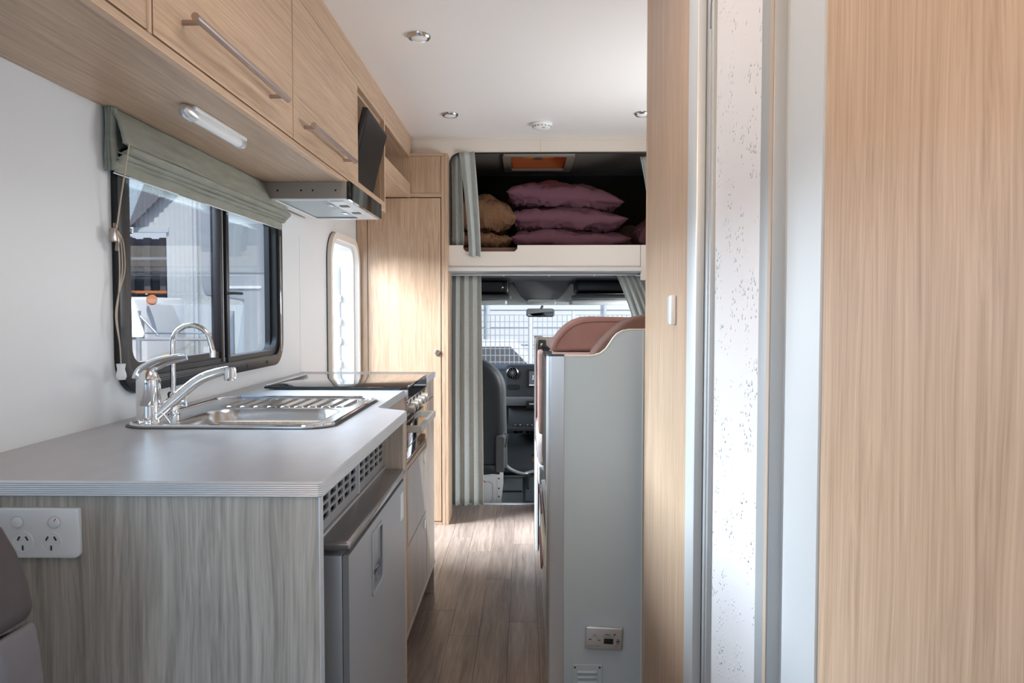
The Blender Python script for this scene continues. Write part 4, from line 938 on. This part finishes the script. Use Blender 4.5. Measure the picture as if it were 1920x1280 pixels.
pillow('bolster', 'dim mauve pillow leaning at the right end of the over-cab bed', .80, 4.5, 1.63, .36, .40, .16, M['pillow'], 9.2, (0, -.6, 0), 0, 0, 'pillow')
pillow('blanket', 'dark brown blanket heap in shadow right of the pillow stack', .74, 4.80, 1.56, .40, .40, .22, M['suede_dk'], 3.4, (0, 0, 0), 0, 0, 'blanket')

# ------------------------------------------------------------------ the driving cab
cb = croot('wall_cab', (0, 5.3, -.1))
CW = .98
B().box(-CW, CW+.18, 4.40, 6.4, -.10, -.06).obj('cab_floor', M['rubber'], cb)
B().box(-CW, CW+.18, 4.36, 4.40, -.30, -.002).obj('step_riser', M['dash'], cb)
for sx, nm in ((-CW, 'cab_side'), (CW+.18, 'cab_side')):
    win = [(4.95, .70), (5.95, .62), (5.55, 1.24), (4.95, 1.26)]
    B().prism([[(4.36, -.1), (6.4, -.1), (6.4, .68), (5.75, 1.35), (4.36, 1.345)], win], 'X', sx-.03, sx).obj(nm, M['dash'], cb)
    B().prism([win], 'X', sx-.018, sx-.014).obj('side_glass', M['glass_clear'], cb)
B().box(-CW, CW+.18, 4.236, 5.78, 1.345, 1.40).obj('cab_roof', M['black'], cb)
# windscreen
B().prism([[(5.80, 1.352), (6.42, .66), (6.426, .664), (5.806, 1.356)]], 'X', -.96, 1.10).obj('windscreen', M['glass_clear'], cb)
for s0, s1 in ((-.98, -.90), (1.06, 1.16)):
    B().prism([[(5.76, 1.37), (6.40, .66), (6.46, .69), (5.83, 1.38)]], 'X', s0, s1, .01).obj('pillar', M['dash2'], cb)
B().prism([[(5.62, 1.345), (5.62, 1.20), (5.86, 1.185), (5.90, 1.25), (5.80, 1.36)]], 'X', -.95, 1.08, .01).obj('windscreen_header', M['dashlight'], cb)
# overhead storage
oc = thing('overhead_console', 'grey overhead storage console of the cab with central bulge and reading lamp', 'console', (.1, 5.4, 1.2))
def cons(u, v):
    # v from top (0) to bottom lip (1)
    hw = .225-.055*v - .02*v*v
    a = (u*2-1)
    x = .118+hw*a
    y = 5.20+.42*v - .05*(1-a*a)
    z = 1.385-.185*v + (.05*abs(a)**3)*(v*1.1)
    return (x, y, z)
B().grid(cons, 24, 14, thick=.01).obj('centre_bulge', M['console'], oc)
B().box(-.95, -.115, 5.10, 5.40, 1.255, 1.350, .02, 3).obj('left_locker', M['black'], oc)
B().prism([rrect(-.60, 1.268, -.155, 1.335, .02)], 'Y', 5.092, 5.101, .003, 2).obj('left_locker_door', M['dash'], oc)
B().lathe([(.010, 0), (.010, .006), (.006, .007)], (-.155, 5.092, 1.300), '-Y', 16).obj('lock', M['chrome'], oc)
B().box(.345, 1.05, 5.12, 5.40, 1.262, 1.350, .02, 3).obj('right_locker', M['black'], oc)
B().box(-.95, -.10, 5.05, 5.45, 1.222, 1.250, .012, 3).box(.335, 1.08, 5.05, 5.45, 1.224, 1.252, .012, 3).obj('locker_shelf', M['dash2'], oc)
B().prism([rrect(.01, 1.185, .225, 1.225, .018)], 'Y', 5.50, 5.60, .008, 3).obj('lamp_housing', M['dashlight'], oc)
B().box(.06, .175, 5.494, 5.50, 1.190, 1.203, .002).obj('lamp_lens', M['white'], oc)
for nm, xa, xb_ in (('passenger', -.70, -.135), ('driver', .325, .86)):
    v_ = thing('sun_visor', ('light grey folded sun visor on the left of the cab console', 'light grey folded sun visor on the right of the cab console')[nm == 'driver'], 'sun visor', ((xa+xb_)/2, 5.6, 1.19), 'sun visors')
    B().box(xa, xb_, 5.40, 5.60, 1.184, 1.220, .014, 3).obj('visor_pad', M['dashlight'], v_)
    B().tube([(xa+.02, 5.60, 1.20), (xa+.02, 5.63, 1.215)], .006, 8).obj('pivot', M['dash2'], v_)
mr = thing('rear_view_mirror', 'wide black rear view mirror hanging at the windscreen', 'mirror', (0, 0, 0), rot=(0, 0, 0))
mr.location = (.118, 5.85, 1.125); mr.rotation_euler = (math.radians(-9), 0, math.radians(-16))
B().prism([rrect(-.112, -.032, .112, .032, .018)], 'Y', -.015, .015, .006, 2).obj('shell', M['dash2'], mr, local=True)
B().prism([rrect(-.106, -.026, .106, .026, .014)], 'Y', -.018, -.0155).obj('glass', M['mirror'], mr, local=True)
B().tube([(0, .01, .025), (0, .05, .06)], .010, 10).tube([(0, -.01, -.031), (0, -.01, -.037)], .006, 8).obj('stalk', M['dash2'], mr, local=True)

# dashboard
da = thing('dashboard', 'dark grey dashboard with round vent, screen and cup holders', 'dashboard', (.1, 5.9, 0))
B().prism([rrect(-.155, .475, .52, .725, [.03, .05, .05, .04])], 'Y', 5.72, 5.80, .012, 3).obj('centre_stack', M['dash'], da)
B().prism([[(5.80, .69), (6.38, .69), (6.38, -.05), (6.0, -.05), (5.95, .25), (5.80, .40), (5.74, .44)]], 'X', -.95, 1.12, .02, 3).obj('body', M['dash'], da)
B().prism([[(5.68, .475), (5.80, .49), (5.80, .42), (5.70, .41)]], 'X', -.19, .6, .01, 2).obj('ledge', M['dash2'], da)
B().lathe([(.046, 0), (.046, -.006), (.040, -.010), (.038, 0)], (-.098, 5.712, .665), Matrix.Rotation(-PI/2, 4, 'X'), 28).obj('vent_ring', M['steel'], da)
vb = B(); vb.cyl((-.098, 5.7175, .665), .037, .004, '-Y', 24); vb.obj('vent_disc', M['black'], da)
for k in range(6):
    B().rbox((-.098, 5.709, .665), (.004, .004, .07), Matrix.Rotation(k*PI/6, 4, 'Y')).obj('vent_blade', M['dash2'], da)
B().cyl((-.098, 5.7085, .665), .010, .006, '-Y', 14).obj('vent_hub', M['dash2'], da)
B().prism([rrect(-.14, .535, -.045, .575, .012)], 'Y', 5.716, 5.7205).obj('storage_slot', M['dark'], da)
B().prism([rrect(.015, .555, .26, .690, .008)], 'Y', 5.710, 5.7205, .002, 1).obj('screen_bezel', M['black'], da)
ms = bpy.data.materials.new('lit_screen'); ms.use_nodes = True
e = ms.node_tree.nodes['Principled BSDF']; e.inputs['Base Color'].default_value = (.03, .03, .05, 1); e.inputs['Emission Color'].default_value = (.25, .27, .33, 1); e.inputs['Emission Strength'].default_value = .35
me2 = bpy.data.materials.new('lit_text'); me2.use_nodes = True
e = me2.node_tree.nodes['Principled BSDF']; e.inputs['Emission Color'].default_value = (.9, .95, 1, 1); e.inputs['Emission Strength'].default_value = .9
B().box(.030, .245, 5.7075, 5.7098, .568, .678).obj('screen', ms, da)
text(da, '11:36 AM', .026, me2, (.105, 5.706, .636), (PI/2, 0, 0), bold=.001)
text(da, 'Monday', .014, me2, (.075, 5.706, .618), (PI/2, 0, 0))
B().box(.030, .20, 5.706, 5.7074, .569, .574).obj('status_bar', me2, da)
hd = B().box(.005, .14, 5.63, 5.70, .395, .455, .010, 3).obj('switch_pod', M['black'], da)
B().box(.03, .065, 5.628, 5.6305, .430, .442, .001, 1).obj('switch_button', M['alu'], da)
B().box(-.13, .6, 5.78, 5.80, .25, .40, .01).obj('lower_panel', M['dash'], da)
b = B(); b.prism([rrect(-.16, 5.60, .25, 5.82, .05), [(x, y) for x, y in rrect(-.095, 5.645, -.015, 5.725, .0399, 6)], rrect(.0, 5.645, .075, 5.72, .037, 6)], 'Z', .235, .262, .005, 2)
b.obj('cup_holder_tray', M['dash'], da)
for x, r in ((-.055, .040), (.0375, .0375)):
    B().lathe([(r, 0), (r+.004, .006), (r, .008), (r-.003, 0), (r-.004, -.05), (.002, -.052)], (x, 5.684, .258), 'Z', 24).obj('cup_holder', M['black'], da)
# engine tunnel and footwell
en = thing('engine_cover', 'black engine cover and footwell mat with a curved silver trim', 'cab trim', (.0, 5.6, -.06))
B().grid(lambda u, v: (-.22+.75*u, 5.95-.55*v, .16-.10*v-.10*v*v), 10, 10, thick=.02).obj('cover', M['dash'], en)
B().tube(path([(-.165, 5.30, .09), (-.13, 5.27, .035), (-.07, 5.26, -.0), (-.01, 5.26, -.015), (.03, 5.28, -.01), (.10, 5.3, .0)]), .014, 10, flat=.7).obj('silver_trim', M['alu'], en)
B().box(-.24, -.02, 4.9, 5.35, -.058, -.045, .01).box(.0, .5, 4.6, 5.35, -.058, -.040, .01).obj('floor_mat', M['rubber'], en)
B().tube(path([(.03, 5.28, -.02), (.02, 5.1, -.03), (.02, 4.9, -.04)]), .008, 8).obj('mat_ridge', M['black'], en)
og = thing('orange_tag', 'small orange tag in the dark cab footwell', 'tag', (.07, 5.0, .13))
B().rbox((.062, 5.0, .135), (.03, .006, .022), Matrix.Rotation(.3, 4, 'Y'), .002).obj('tag_label', M['orange'], og)
B().tube(path([(.045, 5.02, .16), (.06, 5.02, .168), (.10, 5.02, .17)]), .006, 8).obj('strap', M['black'], og)
# passenger seat
se = thing('passenger_seat', 'dark grey cab passenger seat seen from behind on a white pedestal', 'seat', (-.40, 4.9, -.06))
def sb(u, v):
    a = 2*PI*u; z = .10+.75*v
    wv = .285*(1-.12*v)*(max(0.0, 1-max(0, (v-.70)/.30)**2.2))**.5 if v < 1 else .02
    wv = max(wv, .03)
    cx, cy = math.cos(a), math.sin(a)
    s = lambda t: math.copysign(abs(t)**.65, t)
    return (-.405+wv*s(cx)*(.93+.07*v), 4.90+.085*s(cy)-.06*v+ .10*v*v*0, z)
b = B(); b.grid(sb, 36, 24, closed_u=True); b.obj('backrest', M['dash'], se, subsurf=0, smooth=70)
def sb2(u, v):
    x, y, z = sb(u, v); return (-.40+(x+.405)*1.06, 5.0+(y-4.9)*1.0, z-.01)
B().grid(sb2, 36, 24, closed_u=True).obj('front_bolster', M['dash2'], se, smooth=70)
B().box(-.66, -.15, 4.90, 5.35, .14, .26, .03, 4).obj('seat_cushion', M['dash'], se)
B().box(-.19, -.135, 4.76, 4.95, .10, .33, .012, 3).obj('recliner_cover', M['dash2'], se)
B().tube([(-.128, 4.78, .26), (-.112, 4.77, .345), (-.135, 4.77, .35)], .006, 8).obj('recliner_lever', M['dash2'], se)
B().box(-.64, -.17, 4.80, 5.2, .05, .14, .01).obj('seat_slide', M['black'], se)
B().tube(path([(-.30, 4.52, .10), (-.26, 4.50, .11), (-.235, 4.51, .085)]), .006, 8).obj('wiring', M['orange'], se)
ps = thing('seat_pedestal', 'white painted steel seat pedestal with pressed panel beside the curtain', 'seat base', (-.40, 4.6, -.06))
B().prism([[(-.70, -.055), (-.148, -.055), (-.136, .13), (-.20, .135), (-.34, .12), (-.70, .12)]], 'Y', 4.50, 4.56, .004, 2).box(-.70, -.150, 4.56, 5.1, -.055, .03, .004).obj('pedestal_box', M['white'], ps)
B().prism([rrect(-.66, -.030, -.195, .105, .03), rrect(-.655, -.025, -.200, .10, .027)], 'Y', 4.496, 4.5005, .001, 1).obj('pressed_rib', M['panelgrey'], ps)
B().box(-.172, -.170, 4.497, 4.5005, -.05, .13).obj('fold_line', M['panelgrey'], ps)
for z in (.01, .06, .12): B().cyl((-.160, 4.4995, z), .005, .001, '-Y', 10).obj('bolt_hole', M['ink'], ps)

# ------------------------------------------------------------------ outside
GZ = -.75
M['asphalt'] = mat('asphalt', (0.23, 0.23, 0.23), .9, bump=.5, bscale=60, var=.12, vscale=1.5)
M['shed'] = mat('white_cladding', (0.62, 0.65, 0.66), .55)
M['shed_dark'] = mat('shed_shadow_and_interior', (0.20, 0.21, 0.225), .6)  # dark tone for the painted shed shadow and for the doorway interior
M['vangrey'] = mat('grey_van_body', (0.40, 0.43, 0.46), .3, spec=.6)
M['vangrey2'] = mat('darker_van_panel', (0.30, 0.33, 0.36), .3)
M['vwhite'] = mat('white_paint', (0.80, 0.80, 0.80), .3)
M['galv'] = mat('galvanised_steel', (0.45, 0.48, 0.52), .5, metal=.4)
M['yellowp'] = mat('yellow_paint', (0.80, 0.55, 0.05), .5)
M['bluegrey'] = mat('blue_grey_cladding', (0.50, 0.58, 0.66), .5)
M['orangep'] = mat('orange_lamp', (0.75, 0.25, 0.08), .4)
M['green'] = mat('hi_vis_green', (0.45, 0.75, 0.15), .5)
g = B().box(-60, 60, -30, 80, GZ-.2, GZ).obj('ground', M['asphalt']); struct(g)
# shed with corrugated wall, door and sign
sdg = thing('corrugated_shed', 'white corrugated shed with a big dark doorway seen through the side window', 'building', (-8, 17, GZ))
SY = 16.0
def corr(x0, x1, z0, z1, y, pitch=.10, d=.02):
    n = max(2, int((x1-x0)/pitch)); pts = []
    for i in range(n):
        a = x0+(x1-x0)*i/n; p = (x1-x0)/n
        pts += [(a, y), (a+p*.55, y), (a+p*.65, y-d), (a+p*.9, y-d)]
    pts.append((x1, y))
    bmx = bmesh.new(); lo = [bmx.verts.new((x, yy, z0)) for x, yy in pts]; hi = [bmx.verts.new((x, yy, z1)) for x, yy in pts]
    for i in range(len(pts)-1): bmx.faces.new((lo[i], lo[i+1], hi[i+1], hi[i]))
    return bmx
for (a, c, z0, z1) in ((-11.4, -9.3, GZ, 7.5), (-9.3, -7.72, 2.85, 7.5), (-7.72, -5.2, GZ, 7.5)):
    t = B(); t.add(corr(a, c, z0, z1, SY)); t.box(a, c, SY+.02, SY+.1, z0, z1); t.obj('cladding', M['shed'], sdg)
t = B(); t.box(-9.3, -7.72, SY+1.5, SY+1.6, GZ, 2.85); t.box(-9.3, -9.25, SY+.1, SY+1.5, GZ, 2.9); t.box(-7.77, -7.72, SY+.1, SY+1.5, GZ, 2.9); t.obj('doorway_interior', M['shed_dark'], sdg)
for k in range(5): B().box(-9.3+k*.36, -9.16+k*.36, SY+.7, SY+.8, GZ, 2.8).obj('rack_post', M['dash2'], sdg)
for z, mm in ((1.55, M['orangep']), (.8, M['galv']), (2.3, M['galv']), (1.1, M['dash2']), (.3, M['galv'])): B().box(-9.25, -7.75, SY+.6, SY+.66, z, z+.06).obj('rack_beam', mm, sdg)
B().tube([(-7.05, SY-.06, GZ), (-7.05, SY-.06, 7)], .07, 10).obj('downpipe', M['shed'], sdg)
B().tube([(-6.98, SY-.14, GZ), (-6.98, SY-.14, 7)], .02, 6).obj('conduit', M['galv'], sdg)
B().box(-9.4, -7.65, SY-.06, SY, 2.84, 2.95).obj('door_head', M['shed'], sdg)
B().box(-8.45, -8.27, SY-.32, SY-.30, 2.74, 2.92).obj('number_plate', M['vwhite'], sdg)
text(sdg, '22', .15, M['ink'], (-8.36, SY-.325, 2.83), (PI/2, 0, 0), bold=.003)
# diagonal roof shadow on the shed wall, made as a dark grey sheet
gr = thing('shed_shadow_sheet', 'dark grey corrugated sheet standing in for the diagonal shadow above the shed doorway, left in the side window', 'building', (-9.5, 15.5, 3.0))
bmx = bmesh.new()
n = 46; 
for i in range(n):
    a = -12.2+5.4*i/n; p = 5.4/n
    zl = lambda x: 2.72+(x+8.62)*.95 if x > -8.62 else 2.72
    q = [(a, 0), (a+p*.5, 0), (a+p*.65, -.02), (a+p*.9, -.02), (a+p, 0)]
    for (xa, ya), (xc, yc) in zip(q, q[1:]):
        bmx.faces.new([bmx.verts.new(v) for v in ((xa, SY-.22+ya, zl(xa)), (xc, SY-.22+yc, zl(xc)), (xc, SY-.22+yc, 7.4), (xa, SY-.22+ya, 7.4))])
t = B(); t.add(bmx); t.obj('cladding', M['shed_dark'], gr)  # shadow stand-in sheet, not real cladding
# grey motorhome next door
nv = thing('grey_motorhome', 'pale grey motorhome parked alongside, filling the right pane of the side window', 'motorhome', (-2.5, 10, GZ))
VY = 8.6
loopv = [(-3.72, 1.32), (-3.76, 1.45), (-3.76, 2.75), (-1.15, 2.75), (-1.15, GZ+.35), (-3.36, GZ+.35), (-3.40, .35), (-3.27, 1.26), (-3.45, 1.29)]
B().prism([loopv], 'Y', VY, VY+5, .03, 2).obj('body', M['vangrey'], nv)
B().prism([rrect(-3.60, 1.58, -2.6, 2.15, .05)], 'Y', VY-.012, VY, .004, 1).obj('side_panel', M['vangrey2'], nv)
B().prism([rrect(-3.60, 1.40, -3.05, 1.43, .008)], 'Y', VY-.02, VY, .003, 1).box(-2.98, -2.95, VY-.006, VY, GZ+.4, 2.6).obj('moulding', M['vwhite'], nv)
B().lathe([(.36, 0), (.36, .2), (.2, .21)], (-2.9, VY+.2, GZ+.36), '-Y', 20).lathe([(.36, 0), (.36, .2), (.2, .21)], (-1.7, VY+.2, GZ+.36), '-Y', 20).obj('wheel', M['black'], nv)
# caravan / bus in front of the doorway
bu = thing('white_bus', 'white bus with orange marker lamp in front of the shed doorway', 'vehicle', (-8.5, 14.2, GZ))
B().box(-11.5, -7.15, 14.0, 15.6, GZ+.35, 1.42, .08, 2).obj('body', M['vwhite'], bu)
B().box(-11.4, -7.2, 13.985, 14.0, .62, 1.02, .005).obj('window_band', M['dash2'], bu)
B().box(-8.9, -7.9, 13.95, 14.0, 1.44, 1.56, .02).obj('roof_pod', M['dash'], bu)
B().lathe([(.10, 0), (.09, .05), (.02, .07)], (-7.02, 13.95, 1.36), '-Y', 16).obj('marker_lamp', M['orangep'], bu)
b = B()
for x in (-11, -7.8): b.lathe([(.4, 0), (.4, .2), (.2, .22)], (x, 14.05, GZ+.4), '-Y', 18)
b.obj('wheel', M['black'], bu)
# fence panel and posts by the shed
fn = thing('steel_gate_frame', 'grey tubular steel gate frame standing before the shed', 'fence', (-6, 12, GZ))
b = B()
for x in (-5.75, -4.35): b.tube([(x, 11, GZ), (x, 11, 1.15)], .04, 8)
b.obj('post', M['galv'], fn)
b = B()
for z in (-.55, .1, .72, .82): b.tube([(-5.75, 11, z), (-4.35, 11, z)], .018, 6)
b.tube([(-5.75, 11, 1.1), (-5.45, 11, .78)], .018, 6)
b.obj('rail', M['galv'], fn)
B().box(-4.75, -4.42, 10.93, 10.95, .05, .62).obj('speed_board', M['vwhite'], fn)
B().lathe([(.11, 0), (.11, .005), (.095, .006), (.095, .001)], (-4.585, 10.929, .47), '-Y', 24).obj('sign_ring', M['galv'], fn)
text(fn, '10', .11, M['ink'], (-4.585, 10.915, .47), (PI/2, 0, 0))
bo = B().lathe([(.09, 0), (.09, 1.1), (.06, 1.15)], (-6.2, 12.8, GZ), 'Z', 16).obj('bollard', M['yellowp']); tag(bo, 'yellow bollard outside, seen through the left pane of the side window', 'bollard')
yr = thing('yellow_barrier', 'yellow tubular barrier at the left edge of the side window view', 'barrier', (-7.8, 12.8, GZ))
B().tube([(-8.3, 12.9, GZ), (-8.3, 12.9, .42), (-7.35, 12.9, .42), (-7.35, 12.9, GZ)], .03, 8).tube([(-8.3, 12.9, 0), (-7.35, 12.9, 0)], .025, 8).obj('tube_frame', M['yellowp'], yr)
# distant white truck and bright parking behind
tk = thing('white_truck', 'white truck seen under the grey motorhome at the window middle', 'truck', (-13, 30, GZ))
B().box(-12.6, -11.2, 29, 32, GZ+.4, 1.55, .1, 2).obj('cab', M['vwhite'], tk)
B().box(-12.5, -11.4, 28.97, 29.0, .45, 1.25, .02).obj('windscreen', M['dash2'], tk)
B().box(-16.5, -12.7, 29.5, 32, GZ+.9, 1.4, .05).obj('load_bed', M['galv'], tk)
B().box(-16.4, -12.8, 29.45, 29.5, .55, .75).obj('stripe', M['green'], tk)
b = B()
for x in (-15.5, -13.2, -11.8): b.lathe([(.45, 0), (.45, .3), (.2, .32)], (x, 29.4, GZ+.45), '-Y', 16)
b.obj('wheel', M['black'], tk)

# building and mesh fence in front of the windscreen
fb_ = thing('front_building', 'bright white and blue-grey building in front of the windscreen', 'building', (0, 20, GZ))
B().box(-4.6, 3.0, 18.0, 18.4, GZ, 1.9).obj('white_wall', M['vwhite'], fb_)
B().box(-6, 9, 18.3, 19, GZ, 6).obj('upper_wall', M['bluegrey'], fb_)
for k in range(6): B().box(-4.6, 3.0, 17.985, 18.0, GZ+.25+k*.42, GZ+.265+k*.42).obj('weatherboard_joint', M['galv'], fb_)
wi = B().box(3.05, 4.6, 17.95, 18.3, .9, 2.2).obj('window_frame', M['vwhite'], fb_)
B().box(3.15, 3.8, 17.93, 17.951, 1.3, 2.1).box(3.9, 4.5, 17.93, 17.951, 1.3, 2.1).box(3.15, 4.5, 17.93, 17.951, 1.0, 1.22).obj('pane', M['bluegrey'], wi)
B().tube([(-.9, 17.9, GZ), (-.9, 17.9, 3)], .05, 8).tube([(-1.0+2.9, 17.9, GZ), (1.9, 17.9, 3)], .04, 8).obj('downpipe', M['shed'], fb_)
mf = thing('mesh_fence', 'white welded mesh fence panels seen through the windscreen', 'fence', (0, 12, GZ))
for x0_, x1_ in ((-1.55, .05), (.12, .75), (.8, 2.6)):
    b = B(); yy = 12
    n = int((x1_-x0_)/.075)
    for i in range(n+1):
        x = x0_+(x1_-x0_)*i/n; b.box(x-.006, x+.006, yy-.006, yy+.006, GZ+.1, 1.08)
    for i in range(17): b.box(x0_, x1_, yy-.010, yy+.002, GZ+.1+i*.108, GZ+.112+i*.108)
    o = b.obj('mesh_panel', M['meshgrey'], mf); o['kind'] = 'stuff'
for x in (.085, .775, -1.6): B().tube([(x, 12, GZ), (x, 12, 1.15)], .03, 8).obj('post', M['vwhite'], mf)
pc = thing('parked_car', 'pale parked car partly hidden behind the mesh fence', 'car', (-.6, 15, GZ))
B().prism([[(-1.9, GZ+.25), (.9, GZ+.25), (.95, GZ+.75), (.2, GZ+.85), (-.2, GZ+1.3), (-1.5, GZ+1.3), (-1.9, GZ+.8)]], 'Y', 14.3, 16, .05, 2).obj('body', M['vwhite'], pc)
B().prism([[(.05, GZ+.88), (-.28, GZ+1.22), (-1.42, GZ+1.22), (-1.7, GZ+.88)]], 'Y', 14.28, 14.32).obj('side_window', M['dash2'], pc)
b = B()
for x in (-1.4, .35): b.lathe([(.30, 0), (.30, .15), (.15, .16)], (x, 14.32, GZ+.30), '-Y', 18)
b.obj('wheel', M['black'], pc)
